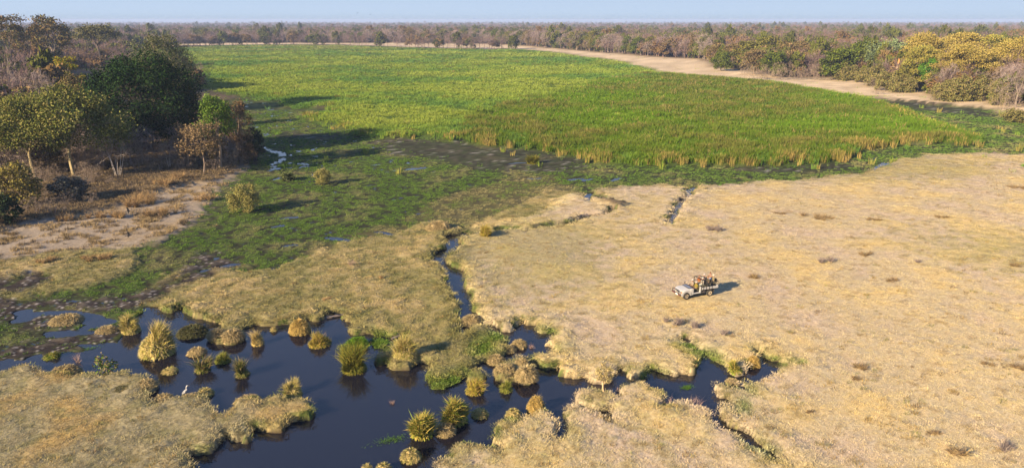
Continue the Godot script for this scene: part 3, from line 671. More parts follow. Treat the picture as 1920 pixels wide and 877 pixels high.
	[-283.1, 506.0, 9.3, 8.1, "bare"],
	[-201.5, 414.0, 8.0, 6.6, "bare"],
	[-302.7, 435.5, 11.0, 10.4, "olive_tree"],
	[-144.1, 209.9, 8.6, 6.3, "bare"],
	[-313.1, 447.2, 8.7, 6.1, "olive_tree"],
	[-302.3, 428.8, 10.5, 8.2, "rusty"],
	[-172.2, 238.8, 9.7, 7.2, "bare"],
	[-302.9, 427.2, 9.9, 8.1, "bare"],
	[-169.3, 245.5, 7.2, 5.1, "olive_tree"],
	[-153.8, 317.9, 10.9, 9.2, "bare"],
	[-279.0, 364.5, 11.2, 10.2, "bare"],
	[-301.6, 460.1, 7.9, 7.0, "bare"],
	[-160.0, 250.3, 11.7, 9.9, "bare"],
	[-243.2, 334.1, 9.9, 9.4, "bare"],
	[-321.5, 455.4, 8.5, 6.5, "bare"],
	[-153.4, 208.3, 9.7, 7.5, "bare"],
	[-361.9, 482.3, 7.5, 5.9, "bare"],
	[-202.5, 298.7, 7.4, 6.4, "bare"],
	[-207.1, 284.3, 9.0, 6.6, "bare"],
	[-307.4, 489.4, 9.0, 6.5, "olive_tree"],
	[-357.6, 488.0, 7.4, 7.0, "bare"],
	[-326.9, 443.6, 9.7, 7.1, "olive_tree"],
	[-204.1, 439.1, 8.4, 7.5, "olive_tree"],
	[-226.8, 351.6, 10.1, 7.6, "bare"],
	[-226.2, 481.6, 9.0, 8.2, "bare"],
	[-315.6, 428.8, 8.7, 7.2, "bare"],
	[-342.8, 462.0, 10.2, 9.2, "rusty"],
	[-164.3, 218.7, 7.9, 7.5, "bare"],
	[-278.4, 384.1, 8.4, 7.1, "bare"],
	[-150.3, 233.2, 8.0, 5.9, "bare"],
	[-336.9, 489.2, 9.8, 8.9, "olive_tree"],
	[-216.6, 485.3, 9.8, 7.0, "bare"],
	[-250.6, 363.8, 9.1, 8.4, "olive_tree"],
	[-128.2, 173.7, 11.1, 9.0, "bare"],
	[-260.6, 371.5, 7.9, 7.0, "bare"],
	[-192.9, 271.9, 10.9, 8.8, "bare"],
	[-162.3, 212.7, 7.5, 5.3, "bare"],
	[-162.6, 215.8, 10.6, 8.0, "bare"],
	[-154.8, 203.9, 8.2, 5.9, "bare"],
	[-184.6, 390.9, 9.2, 8.1, "bare"],
	[-130.5, 175.2, 9.9, 8.1, "olive_tree"],
	[-202.1, 303.0, 10.5, 8.6, "bare"],
	[-199.2, 304.0, 8.7, 6.6, "bare"],
	[-168.2, 234.1, 10.7, 7.6, "bare"],
	[-266.6, 492.8, 7.5, 6.4, "rusty"],
	[-208.1, 452.3, 8.9, 8.0, "bare"],
	[-205.3, 276.7, 7.4, 6.8, "bare"],
	[-274.4, 410.9, 7.9, 7.0, "rusty"],
	[-337.3, 492.5, 9.0, 8.5, "bare"],
	[-358.2, 517.6, 11.5, 10.5, "bare"],
	[-344.6, 455.4, 11.8, 9.2, "bare"],
	[-191.3, 285.5, 9.5, 8.6, "olive_tree"],
	[-215.7, 457.3, 11.7, 8.2, "bare"],
	[-147.9, 204.7, 9.1, 8.2, "bare"],
	[-192.3, 286.0, 9.5, 6.7, "bare"],
	[-178.3, 260.1, 10.4, 8.3, "olive_tree"],
	[-270.4, 428.7, 10.9, 9.2, "bare"],
	[-127.8, 176.7, 9.3, 7.1, "bare"],
	[-385.6, 505.1, 11.2, 9.4, "bare"],
	[-170.7, 234.7, 10.2, 8.9, "bare"],
	[-324.5, 421.2, 9.9, 7.7, "bare"],
	[-109.0, 196.0, 9.9, 7.4, "bare"],
	[-282.0, 494.3, 10.7, 7.6, "bare"],
	[-346.8, 491.6, 9.3, 6.6, "bare"],
	[-342.1, 445.4, 11.9, 9.7, "bare"],
	[-335.3, 472.5, 9.3, 7.7, "olive_tree"],
	[-130.8, 172.6, 9.9, 8.4, "bare"],
	[-269.9, 418.6, 11.4, 8.7, "olive_tree"],
	[-243.8, 380.0, 7.7, 6.0, "rusty"],
	[-179.8, 381.1, 9.1, 8.0, "olive_tree"],
	[-135.5, 184.6, 11.8, 9.3, "olive_tree"],
	[-355.3, 460.0, 7.4, 6.4, "bare"],
	[-289.5, 461.6, 7.7, 6.4, "bare"],
	[-320.9, 484.0, 10.1, 8.6, "bare"],
	[-384.1, 497.8, 7.3, 5.9, "olive_tree"],
	[-143.8, 215.3, 11.1, 9.5, "bare"],
	[-295.4, 391.2, 10.7, 9.1, "olive_tree"],
	[-229.1, 322.4, 10.6, 9.6, "bare"],
	[-301.9, 442.3, 10.0, 8.1, "bare"],
	[-216.0, 283.8, 7.6, 5.6, "olive_tree"],
	[-249.6, 471.4, 10.0, 8.5, "bare"],
	[-210.0, 469.8, 8.5, 7.0, "bare"],
	[-239.7, 372.7, 7.5, 6.7, "bare"],
	[-245.1, 352.2, 10.1, 7.8, "bare"],
	[-133.5, 173.6, 10.8, 8.7, "bare"],
	[-344.2, 505.6, 7.5, 7.1, "olive_tree"],
	[-388.2, 503.2, 7.7, 6.4, "olive_tree"],
	[-321.3, 480.7, 8.5, 7.4, "bare"],
	[-371.9, 477.4, 11.2, 9.5, "bare"],
	[-194.0, 252.3, 10.1, 8.4, "bare"],
	[-354.7, 505.5, 11.4, 10.0, "olive_tree"],
	[-227.9, 475.4, 8.7, 8.1, "bare"]
]
const SCRUB := [
	[30.6, 106.2, 3.71, 0.97, "grey"],
	[49.1, 113.1, 5.29, 1.20, "brown"],
	[44.1, 115.8, 2.09, 0.70, "brown"],
	[57.4, 111.8, 2.87, 0.68, "brown"],
	[69.1, 113.1, 2.05, 0.68, "brown"],
	[41.2, 90.5, 2.37, 0.97, "grey"],
	[48.1, 93.7, 2.87, 0.65, "brown"],
	[53.2, 90.5, 1.11, 0.70, "grey"],
	[64.6, 88.8, 0.96, 0.96, "brown"],
	[46.2, 83.8, 1.30, 0.78, "brown"],
	[29.1, 84.8, 2.36, 0.85, "brown"],
	[32.0, 61.0, 1.76, 0.88, "brown"],
	[30.8, 58.5, 1.13, 0.57, "brown"],
	[45.7, 60.1, 1.93, 0.87, "brown"],
	[43.7, 61.2, 1.18, 0.49, "brown"],
	[32.5, 49.5, 0.82, 0.57, "brown"],
	[32.7, 46.7, 1.17, 1.01, "brown"],
	[36.3, 47.4, 1.42, 0.87, "grey"],
	[16.8, 70.6, 2.23, 0.89, "grey"],
	[19.0, 69.8, 1.98, 0.77, "grey"],
	[21.5, 67.9, 1.18, 0.75, "grey"],
	[95.7, 134.8, 3.02, 1.21, "brown"],
	[13.1, 54.7, 1.16, 1.07, "twig"],
	[15.4, 54.7, 1.34, 1.25, "twig"],
	[9.4, 57.1, 1.11, 0.65, "twig"],
	[2.0, 66.0, 0.74, 0.63, "twig"],
	[-10.1, 55.1, 0.54, 0.45, "twig"],
	[-41.2, 62.8, 0.40, 1.11, "twig"],
	[24.0, 52.8, 0.78, 0.35, "brown"],
	[-53.8, 92.3, 2.41, 1.28, "tan"],
	[-56.4, 91.9, 3.10, 0.85, "tan"],
	[-61.5, 91.0, 2.80, 0.98, "tan"],
	[-64.1, 123.8, 3.72, 3.16, "tan"],
	[-64.6, 121.1, 2.73, 2.55, "tan"],
	[-58.1, 115.1, 2.95, 1.91, "tan"],
	[-64.1, 114.1, 3.44, 1.72, "tan"],
	[-57.0, 116.4, 3.51, 2.11, "tan"],
	[-67.1, 114.1, 3.44, 1.38, "tan"],
	[-71.3, 112.4, 3.40, 1.70, "tan"],
	[-64.8, 140.5, 5.23, 2.09, "tan"],
	[-66.8, 135.7, 5.06, 1.82, "tan"],
	[-54.8, 126.2, 3.78, 1.70, "tan"],
	[-20.9, 77.6, 1.21, 0.48, "tan"],
	[-20.7, 89.6, 1.11, 1.11, "twig"],
	[-15.7, 84.8, 1.31, 0.52, "tan"]
]

var rng := RandomNumberGenerator.new()
var n_fine := FastNoiseLite.new()
var n_mid := FastNoiseLite.new()
var n_big := FastNoiseLite.new()
var n_wide := FastNoiseLite.new()
var n_cell := FastNoiseLite.new()
var taken := {}

# ---------------------------------------------------------------- naming
func numbered(called: String) -> String:
	taken[called] = taken.get(called, -1) + 1
	return called if taken[called] == 0 else "%s_%03d" % [called, taken[called]]

func thing(called: String, label: String, category: String, at := Vector3.ZERO, turn := 0.0, group := "") -> Node3D:
	var o := Node3D.new()
	o.name = numbered(called)
	add_child(o)
	o.position = at
	o.rotation.y = turn
	o.set_meta("label", label)
	o.set_meta("category", category)
	if group != "":
		o.set_meta("group", group)
	return o

func part(parent: Node, called: String, m: Mesh, mat: Material) -> MeshInstance3D:
	var o := MeshInstance3D.new()
	o.name = called
	o.mesh = m
	o.material_override = mat
	parent.add_child(o, true)
	return o

func dup(root: Node3D, at: Vector3, turn: float, size: Vector3, label: String, group: String) -> Node3D:
	var base: String = root.name
	if base.length() > 4 and base.substr(base.length() - 4, 1) == "_" and base.right(3).is_valid_int():
		base = base.left(base.length() - 4)
	var r: Node3D = root.duplicate()
	r.name = numbered(base)
	add_child(r)
	r.position = at
	r.rotation.y = turn
	r.scale = size
	r.set_meta("label", label)
	r.set_meta("group", group)
	return r

# ---------------------------------------------------------------- mesh buffer
class Buf:
	var v := PackedVector3Array()
	var c := PackedColorArray()
	var i := PackedInt32Array()
	func tri(a: Vector3, b: Vector3, e: Vector3, col: Color) -> void:
		var k := v.size()
		v.append(a); v.append(b); v.append(e)
		c.append(col); c.append(col); c.append(col)
		i.append(k); i.append(k + 1); i.append(k + 2)
	func quad(a: Vector3, b: Vector3, e: Vector3, f: Vector3, col: Color) -> void:
		var k := v.size()
		v.append(a); v.append(b); v.append(e); v.append(f)
		c.append(col); c.append(col); c.append(col); c.append(col)
		i.append(k); i.append(k + 1); i.append(k + 2); i.append(k); i.append(k + 2); i.append(k + 3)
	func tube(pts: Array, radii: Array, sides: int, col: Color) -> void:
		var k0 := v.size()
		for n in pts.size():
			var t: Vector3 = (pts[mini(n + 1, pts.size() - 1)] - pts[maxi(n - 1, 0)]).normalized()
			var s := t.cross(Vector3(0.31, 0.2, 0.93)).normalized()
			var u := t.cross(s)
			for q in sides:
				var a := TAU * q / sides
				v.append(pts[n] + (s * cos(a) + u * sin(a)) * radii[n])
				c.append(col)
		for n in pts.size() - 1:
			for q in sides:
				var a := k0 + n * sides + q
				var b := k0 + n * sides + (q + 1) % sides
				i.append(a); i.append(b); i.append(b + sides)
				i.append(a); i.append(b + sides); i.append(a + sides)
	func box(at: Vector3, size: Vector3, col: Color, bevel := 0.02) -> void:
		# a box with chamfered edges
		var h := size / 2
		var b := minf(bevel, minf(h.x, minf(h.y, h.z)) * 0.6)
		var sx := [-1, 1]
		for ax in 3:
			for s in sx:
				var n := Vector3.ZERO
				n[ax] = s
				var u := Vector3.ZERO
				u[(ax + 1) % 3] = h[(ax + 1) % 3] - b
				var w := Vector3.ZERO
				w[(ax + 2) % 3] = h[(ax + 2) % 3] - b
				var o: Vector3 = at + n * h[ax]
				quad(o - u - w, o + u - w, o + u + w, o - u + w, col)
		for ax in 3:
			for s1 in sx:
				for s2 in sx:
					var a1 := (ax + 1) % 3
					var a2 := (ax + 2) % 3
					var l := Vector3.ZERO
					l[ax] = h[ax] - b
					var p := Vector3.ZERO
					p[a1] = s1 * h[a1]
					p[a2] = s2 * (h[a2] - b)
					var q := Vector3.ZERO
					q[a1] = s1 * (h[a1] - b)
					q[a2] = s2 * h[a2]
					quad(at + p - l, at + p + l, at + q + l, at + q - l, col)
		for s0 in sx:
			for s1 in sx:
				for s2 in sx:
					tri(at + Vector3(s0 * h.x, s1 * (h.y - b), s2 * (h.z - b)), at + Vector3(s0 * (h.x - b), s1 * h.y, s2 * (h.z - b)), at + Vector3(s0 * (h.x - b), s1 * (h.y - b), s2 * h.z), col)
	func mesh() -> ArrayMesh:
		var m := ArrayMesh.new()
		if v.size() == 0:
			return m
		var a := []
		a.resize(Mesh.ARRAY_MAX)
		a[Mesh.ARRAY_VERTEX] = v
		a[Mesh.ARRAY_COLOR] = c
		a[Mesh.ARRAY_INDEX] = i
		m.add_surface_from_arrays(Mesh.PRIMITIVE_TRIANGLES, a)
		return m

func noise_of(n: FastNoiseLite, seed_: int, size: float, octaves: int) -> void:
	n.seed = seed_
	n.noise_type = FastNoiseLite.TYPE_SIMPLEX_SMOOTH
	n.frequency = 1.0 / size
	n.fractal_type = FastNoiseLite.FRACTAL_FBM if octaves > 1 else FastNoiseLite.FRACTAL_NONE
	n.fractal_octaves = octaves

# ---------------------------------------------------------------- maps of the land
const SX0 := -74.0
const SD0 := 32.0
const SC := 0.25
const SW := 672
const SH := 640
var sdf := PackedFloat32Array()   # metres from the shore: land positive, water negative

func fill(im: Image, pl: Array, x0: float, d0: float, cell: float, value: float) -> void:
	var n: int = pl.size() / 2
	var lo := 1e9
	var hi := -1e9
	for k in n:
		lo = minf(lo, pl[k * 2 + 1])
		hi = maxf(hi, pl[k * 2 + 1])
	var r0 := maxi(0, int((lo - d0) / cell))
	var r1 := mini(im.get_height() - 1, int((hi - d0) / cell) + 1)
	for r in range(r0, r1 + 1):
		var d := d0 + (r + 0.5) * cell
		var xs := []
		for k in n:
			var k2 := (k + 1) % n
			var da: float = pl[k * 2 + 1]
			var db: float = pl[k2 * 2 + 1]
			if (da <= d) != (db <= d):
				xs.append(pl[k * 2] + (pl[k2 * 2] - pl[k * 2]) * (d - da) / (db - da))
		xs.sort()
		for k in range(0, xs.size() - 1, 2):
			var a := clampi(roundi((xs[k] - x0) / cell), 0, im.get_width())
			var b := clampi(roundi((xs[k + 1] - x0) / cell), 0, im.get_width())
			if b > a:
				im.fill_rect(Rect2i(a, r, b - a, 1), Color(value, value, value))

func spread(f: PackedFloat32Array) -> PackedFloat32Array:
	var r2 := SC * 1.4142
	for y in range(1, SH - 1):
		var o := y * SW
		for x in range(1, SW - 1):
			var k := o + x
			var b := f[k]
			if b > 0.0:
				b = minf(b, minf(minf(f[k - 1], f[k - SW]) + SC, minf(f[k - SW - 1], f[k - SW + 1]) + r2))
				f[k] = b
	for y in range(SH - 2, 0, -1):
		var o := y * SW
		for x in range(SW - 2, 0, -1):
			var k := o + x
			var b := f[k]
			if b > 0.0:
				b = minf(b, minf(minf(f[k + 1], f[k + SW]) + SC, minf(f[k + SW + 1], f[k + SW - 1]) + r2))
				f[k] = b
	return f

func make_sdf() -> void:
	var im := Image.create(SW, SH, false, Image.FORMAT_L8)
	for pl in WATER:
		fill(im, pl, SX0, SD0, SC, 1.0)
	for pl in ISLETS:
		fill(im, pl, SX0, SD0, SC, 0.0)
	var b := im.get_data()
	var land := PackedFloat32Array()
	var wet := PackedFloat32Array()
	land.resize(SW * SH)
	wet.resize(SW * SH)
	for k in SW * SH:
		land[k] = 0.0 if b[k] > 127 else 99.0
		wet[k] = 99.0 if b[k] > 127 else 0.0
	land = spread(land)
	wet = spread(wet)
	sdf.resize(SW * SH)
	for k in SW * SH:
		sdf[k] = land[k] - wet[k]

func shore(x: float, d: float) -> float:
	var fx := (x - SX0) / SC - 0.5
	var fd := (d - SD0) / SC - 0.5
	if fx < 1.0 or fd < 1.0 or fx > SW - 3.0 or fd > SH - 3.0:
		if x < -60.0 and fd > 1.0 and fd < SH - 3.0:
			fx = clampf(fx, 1.0, SW - 3.0)
		elif fd <= 1.0 and fx >= 1.0 and fx <= SW - 3.0:
			fd = 1.0
		else:
			return 30.0
	var ix := int(fx)
	var id := int(fd)
	var tx := fx - ix
	var td := fd - id
	var k := id * SW + ix
	return lerpf(lerpf(sdf[k], sdf[k + 1], tx), lerpf(sdf[k + SW], sdf[k + SW + 1], tx), td)

enum {DR, OL, GR, SWP, MU, PA, SA, RE, TA, LU, ST}
var near_map: Array[PackedByteArray] = []
var far_map: Array[PackedByteArray] = []
const NX0 := -150.0
const ND0 := 28.0
const NW := 640
const NH := 528
const FX0 := -1000.0
const FD0 := 0.0
const FW := 512
const FH := 280

func make_zones() -> void:
	for z in [DRY, OLIVE, GREY, SWAMP, MUD, PALE, SAND, REED, TALLREED, LUSH, STRAW]:
		var a := Image.create(NW, NH, false, Image.FORMAT_L8)
		var b := Image.create(FW, FH, false, Image.FORMAT_L8)
		for pl in z:
			fill(a, pl, NX0, ND0, 0.5, 1.0)
			fill(b, pl, FX0, FD0, 4.0, 1.0)
		a.resize(NW / 3, NH / 3, Image.INTERPOLATE_LANCZOS)
		a.resize(NW, NH, Image.INTERPOLATE_CUBIC)
		near_map.append(a.get_data())
		b.resize(FW / 2, FH / 2, Image.INTERPOLATE_LANCZOS)
		b.resize(FW, FH, Image.INTERPOLATE_CUBIC)
		far_map.append(b.get_data())

var zi := 0
var znear := true
func locate(x: float, d: float) -> void:
	# a little warped, so that no outline of a zone is straight
	var w := clampf(d / 60.0, 0.7, 3.0)
	x += n_mid.get_noise_2d(x, d) * w
	d += n_mid.get_noise_2d(x + 90.0, d - 40.0) * w
	if d > 150.0:
		var e := clampf((d - 150.0) / 40.0, 0.0, 1.0) * 5.0
		var nb := n_big.get_noise_2d(x, d)
		d += n_big.get_noise_2d(x + 200.0, d + 70.0) * e
		x += nb * e
	var ix := int((x - NX0) * 2.0)
	var id := int((d - ND0) * 2.0)
	if ix >= 0 and id >= 0 and ix < NW and id < NH:
		zi = id * NW + ix
		znear = true
	else:
		ix = clampi(int((x - FX0) / 4.0), 0, FW - 1)
		id = clampi(int((d - FD0) / 4.0), 0, FH - 1)
		zi = id * FW + ix
		znear = false

func zone(z: int) -> float:
	return (near_map[z][zi] if znear else far_map[z][zi]) / 255.0

var g_s := 0.0
var g_col := Color()
var g_firm := 0.0
func ground(x: float, d: float, with_color := false) -> float:
	var fine := n_fine.get_noise_2d(x, d)
	var mid := n_mid.get_noise_2d(x * 1.0, d)
	var big := n_big.get_noise_2d(x, d)
	var wide := n_wide.get_noise_2d(x, d)
	var s := 30.0
	if d < 188.0:
		s = shore(x + mid * 0.35 + fine * 0.12, d + n_mid.get_noise_2d(x + 50.0, d) * 0.35) - (0.35 if d < 72.0 else 0.55)
		if s < 3.0 and s > -1.5:
			s += (0.42 - clampf(n_cell.get_noise_2d(x, d) + 0.85, 0.0, 1.0)) * 0.8
	locate(x, d)
	var dry := zone(DR)
	var olive := zone(OL)
	var grey := zone(GR)
	var swamp := zone(SWP)
	var mud := zone(MU)
	var pale := zone(PA)
	var sand := zone(SA)
	var reed := zone(RE)
	var lush := zone(LU)
	g_s = s
	var firm := clampf(dry + olive + grey, 0.0, 1.0)
	swamp *= 1.0 - firm
	var floor_ := clampf(1.0 - firm - swamp - pale - sand - reed, 0.0, 1.0)
	if d < 112.0 and x > -58.0:
		olive += floor_
		firm = clampf(firm + floor_, 0.0, 1.0)
		floor_ = 0.0
	var h := 0.0
	var bank := 0.0
	var wet_h := 0.085 + mid * 0.11 + fine * 0.06 + big * 0.05
	if firm > 0.0:
		var cell := clampf(n_cell.get_noise_2d(x, d) + 0.85, 0.0, 1.0)
		var lump := (1.0 - cell) * 0.36 * clampf(1.6 - s * 0.4, 0.08, 1.0)
		bank = 0.38 + big * 0.12 + wide * 0.16 + mid * 0.09 + fine * (0.06 if s < 2.0 else 0.04) + lump
		bank += 0.22 * clampf((s - 1.0) * 0.08, 0.0, 1.0)
		if olive > 0.3:
			bank += mid * 0.07
	h += firm * bank + swamp * wet_h
	h += pale * (0.38 + big * 0.15 + mid * 0.05 + fine * 0.04) + sand * (0.9 + big * 0.2)
	h += floor_ * (1.2 + big * 0.3 + wide * 0.6)
	h += reed * (1.1 + big * 0.35 + mid * 0.1) if swamp < 0.01 else reed * (1.0 + big * 0.35 + mid * 0.1)
	if mud > 0.02:
		if d > 140.0:
			h += 0.10 * mud
		else:
			h = lerpf(h, 0.07 + mid * 0.16 + fine * 0.10, mud * 0.85)
	if lush > 0.02:
		h = lerpf(h, 0.16 + mid * 0.12 + fine * 0.06, lush)
	if s < 1.0:
		var w := 0.62 if firm > 0.5 else 0.5
		if s <= 0.0:
			h = -0.5 * clampf(-s / 0.6, 0.0, 1.0) + fine * 0.02
		else:
			var q := 1.0 - clampf(s / w, 0.0, 1.0)
			h = maxf(h, 0.06) * sqrt(1.0 - q * q)
	g_firm = firm
	if with_color:
		var tone := 1.0 + fine * 0.10 + mid * 0.12 + big * 0.10
		var c := Color(0, 0, 0)
		if dry > 0.0:
			var a := Color(0.47, 0.395, 0.265)
			a = a.lerp(Color(0.51, 0.405, 0.215), clampf(big * 2.2 + mid * 0.5 + wide * 0.6, 0.0, 0.9))
			a = a.lerp(Color(0.50, 0.412, 0.322), clampf(-big * 2.2 + wide * 0.8 - mid * 0.4, 0.0, 0.9))
			a = a.lerp(Color(0.30, 0.275, 0.135), clampf(wide * 1.6 - 0.1 + mid * 0.9, 0.0, 0.7))
			a = a.lerp(Color(0.23, 0.165, 0.085), clampf((mid - fine * 0.5 - 0.30) * 2.5, 0.0, 0.55))
			c += a * dry
		if olive > 0.0:
			var a := Color(0.245, 0.22, 0.105)
			a = a.lerp(Color(0.36, 0.29, 0.155), clampf(big * 1.5 + mid * 0.9 + 0.1, 0.0, 1.0))
			a = a.lerp(Color(0.15, 0.16, 0.065), clampf(-mid * 1.2 - big * 0.5, 0.0, 0.8))
			c += a * olive
		if grey > 0.0:
			var a := Color(0.30, 0.265, 0.165)
			a = a.lerp(Color(0.38, 0.27, 0.11), clampf(big * 1.8 - 0.1, 0.0, 0.8))
			a = a.lerp(Color(0.24, 0.23, 0.115), clampf(-mid * 1.2, 0.0, 0.6))
			c += a * grey
		if swamp > 0.0:
			var a := Color(0.065, 0.095, 0.03)
			a = a.lerp(Color(0.15, 0.135, 0.07), clampf(big * 1.3 + mid * 0.4 - 0.05, 0.0, 0.75))
			a = a.lerp(Color(0.035, 0.032, 0.028), clampf(-fine * 1.6 - mid * 2.4 - 0.05, 0.0, 0.92))
			a = a.lerp(Color(0.13, 0.115, 0.06), zone(ST) * 0.6)
			c += a * swamp
		c += Color(0.33, 0.275, 0.215).lerp(Color(0.29, 0.22, 0.135), clampf(big * 1.5 + mid, 0.0, 1.0)) * (1.0 + fine * 0.25) * pale
		c += (Color(0.60, 0.475, 0.32) * (1.0 + big * 0.25)) * sand
		c += Color(0.10, 0.08, 0.058).lerp(Color(0.18, 0.135, 0.085), clampf(mid + 0.2, 0.0, 1.0)) * floor_
		if reed > 0.0:
			c = c.lerp(Color(0.07, 0.115, 0.016).lerp(Color(0.11, 0.135, 0.02), clampf(big + 0.3, 0.0, 1.0)), clampf(reed, 0.0, 1.0))
		if mud > 0.02:
			if d > 140.0:
				mud *= 0.45 + 0.35 * clampf(mid * 2.0 + 0.3, 0.0, 1.0)
			var m := Color(0.040, 0.034, 0.034)
			m = m.lerp(Color(0.095, 0.082, 0.07), clampf(mid * 2.0 - 0.15, 0.0, 1.0))
			m = m.lerp(Color(0.42, 0.40, 0.40), clampf((fine - 0.42) * 5.0, 0.0, 0.6))
			m = m.lerp(Color(0.06, 0.085, 0.025), clampf(-mid * 2.6 - 0.45, 0.0, 0.7))
			c = c.lerp(m, mud)
		if s < 0.7 and firm > 0.1:
			# green sward at the foot of the bank, in patches
			var g := clampf((mid + big * 0.8 - 0.12) * 3.0, 0.0, 0.85) * clampf((0.62 - s) * 3.0, 0.0, 1.0)
			c = c.lerp(Color(0.055, 0.105, 0.02), g)
		if lush > 0.02:
			c = c.lerp(Color(0.085, 0.145, 0.022).lerp(Color(0.15, 0.16, 0.04), clampf(mid * 2.0, 0.0, 1.0)), lush)
		if s < 0.0:
			c = Color(0.05, 0.038, 0.03)
		g_col = Color(c.r * tone, c.g * tone, c.b * tone)
	return h

func make_ground(mat: Material) -> void:
	var v := PackedVector3Array()
	var nn := PackedVector3Array()
	var cc := PackedColorArray()
	var ii := PackedInt32Array()
	for band in [[33.0, 152.0, 0.0034, 500, 0.0], [151.2, 430.0, 0.007, 300, -0.03], [426.0, 9800.0, 0.035, 150, -0.06]]:
		var rows := int(ceil(log(band[1] / band[0]) / band[2]))
		var cols: int = band[3]
		var k0 := v.size()
		for r in rows + 1:
			var d: float = band[0] * exp(band[2] * r)
			var half := 0.86 * (d + 8.0)
			for q in cols + 1:
				var x := half * (2.0 * q / cols - 1.0)
				var y: float = ground(x, d, true) + band[4]
				v.append(Vector3(x, y, -d))
				cc.append(g_col)
		for r in rows + 1:
			for q in cols + 1:
				var a := v[k0 + r * (cols + 1) + maxi(q - 1, 0)]
				var b := v[k0 + r * (cols + 1) + mini(q + 1, cols)]
				var e := v[k0 + maxi(r - 1, 0) * (cols + 1) + q]
				var f := v[k0 + mini(r + 1, rows) * (cols + 1) + q]
				nn.append((b - a).cross(f - e).normalized())
		for r in rows:
			for q in cols:
				var a := k0 + r * (cols + 1) + q
				var b := a + cols + 1
				ii.append(a); ii.append(b); ii.append(b + 1)
				ii.append(a); ii.append(b + 1); ii.append(a + 1)
	var a := []
	a.resize(Mesh.ARRAY_MAX)
	a[Mesh.ARRAY_VERTEX] = v
	a[Mesh.ARRAY_NORMAL] = nn
	a[Mesh.ARRAY_COLOR] = cc
	a[Mesh.ARRAY_INDEX] = ii
	var m := ArrayMesh.new()
	m.add_surface_from_arrays(Mesh.PRIMITIVE_TRIANGLES, a)
	var o := part(self, "ground", m, mat)
	o.set_meta("kind", "structure")
	o.set_meta("label", "dry tan plains, grey sand, green marsh and dark mud")
	o.set_meta("category", "ground")

# ---------------------------------------------------------------- materials
func grain(seed_: int, size: float, lo: float, hi: float) -> NoiseTexture2D:
	var n := FastNoiseLite.new()
	n.seed = seed_
	n.noise_type = FastNoiseLite.TYPE_SIMPLEX_SMOOTH
	n.frequency = size
	n.fractal_octaves = 4
	var t := NoiseTexture2D.new()
	t.width = 512
	t.height = 512
	t.seamless = true
	t.noise = n
	var g := Gradient.new()
	g.set_color(0, Color(lo, lo, lo))
	g.set_color(1, Color(hi, hi, hi))
	t.color_ramp = g
	return t

func tinted(rough := 0.95, back := 0.0) -> StandardMaterial3D:
	var m := StandardMaterial3D.new()
	m.vertex_color_use_as_albedo = true
	m.roughness = rough
	m.metallic_specular = 0.15
	m.cull_mode = BaseMaterial3D.CULL_DISABLED
	if back > 0.0:
		m.backlight_enabled = true
		m.backlight = Color(back, back, back * 0.8)
	return m

func plain(c: Color, rough := 0.6, metal := 0.0) -> StandardMaterial3D:
	var m := StandardMaterial3D.new()
	m.albedo_color = c.linear_to_srgb()
	m.roughness = rough
	m.metallic = metal
	return m

func scatter(parent: Node, called: String, mesh: Mesh, mat: Material, buffer: PackedFloat32Array) -> MultiMeshInstance3D:
	var mm := MultiMesh.new()
	mm.transform_format = MultiMesh.TRANSFORM_3D
	mm.use_colors = true
	mm.mesh = mesh
	mm.instance_count = buffer.size() / 16
	mm.buffer = buffer
	var o := MultiMeshInstance3D.new()
	o.name = called
	o.multimesh = mm
	o.material_override = mat
	parent.add_child(o, true)
	return o

func put(b: PackedFloat32Array, at: Vector3, turn: float, wide: float, tall: float, lean: float, c: Color) -> void:
	var t := Basis(Vector3.UP, turn) * Basis(Vector3.RIGHT, lean)
	b.append(t.x.x * wide); b.append(t.y.x * tall); b.append(t.z.x * wide); b.append(at.x)
	b.append(t.x.y * wide); b.append(t.y.y * tall); b.append(t.z.y * wide); b.append(at.y)
	b.append(t.x.z * wide); b.append(t.y.z * tall); b.append(t.z.z * wide); b.append(at.z)
	b.append(c.r); b.append(c.g); b.append(c.b); b.append(1.0)

func tuft_mesh(seed_: int, blades: int, reach: float, width: float, droop: float, spread_: float, vary := 0.25) -> ArrayMesh:
	# blades one unit tall growing from a patch of radius spread_
	var r := RandomNumberGenerator.new()
	r.seed = seed_
	var b := Buf.new()
	for k in blades:
		var a := r.randf() * TAU
		var out := Vector3(cos(a), 0, sin(a))
		var side := Vector3(-out.z, 0, out.x).rotated(Vector3.UP, r.randf_range(-1.2, 1.2)) * width
		var p0 := out * spread_ * sqrt(r.randf())
		var len_ := r.randf_range(0.55, 1.1)
		var p1 := p0 + out * reach * 0.35 * len_ + Vector3.UP * 0.62 * len_
		var p2 := p0 + out * reach * len_ * r.randf_range(0.6, 1.2) + Vector3.UP * len_ * (1.0 - droop * r.randf())
		var s := r.randf_range(1.0 - vary, 1.0 + vary)
		var col := Color(s, s * r.randf_range(0.96, 1.03), s * r.randf_range(0.88, 1.06))
		b.quad(p0 - side, p0 + side, p1 + side * 0.8, p1 - side * 0.8, col)
		b.tri(p1 - side * 0.8, p1 + side * 0.8, p2, col)
	return b.mesh()

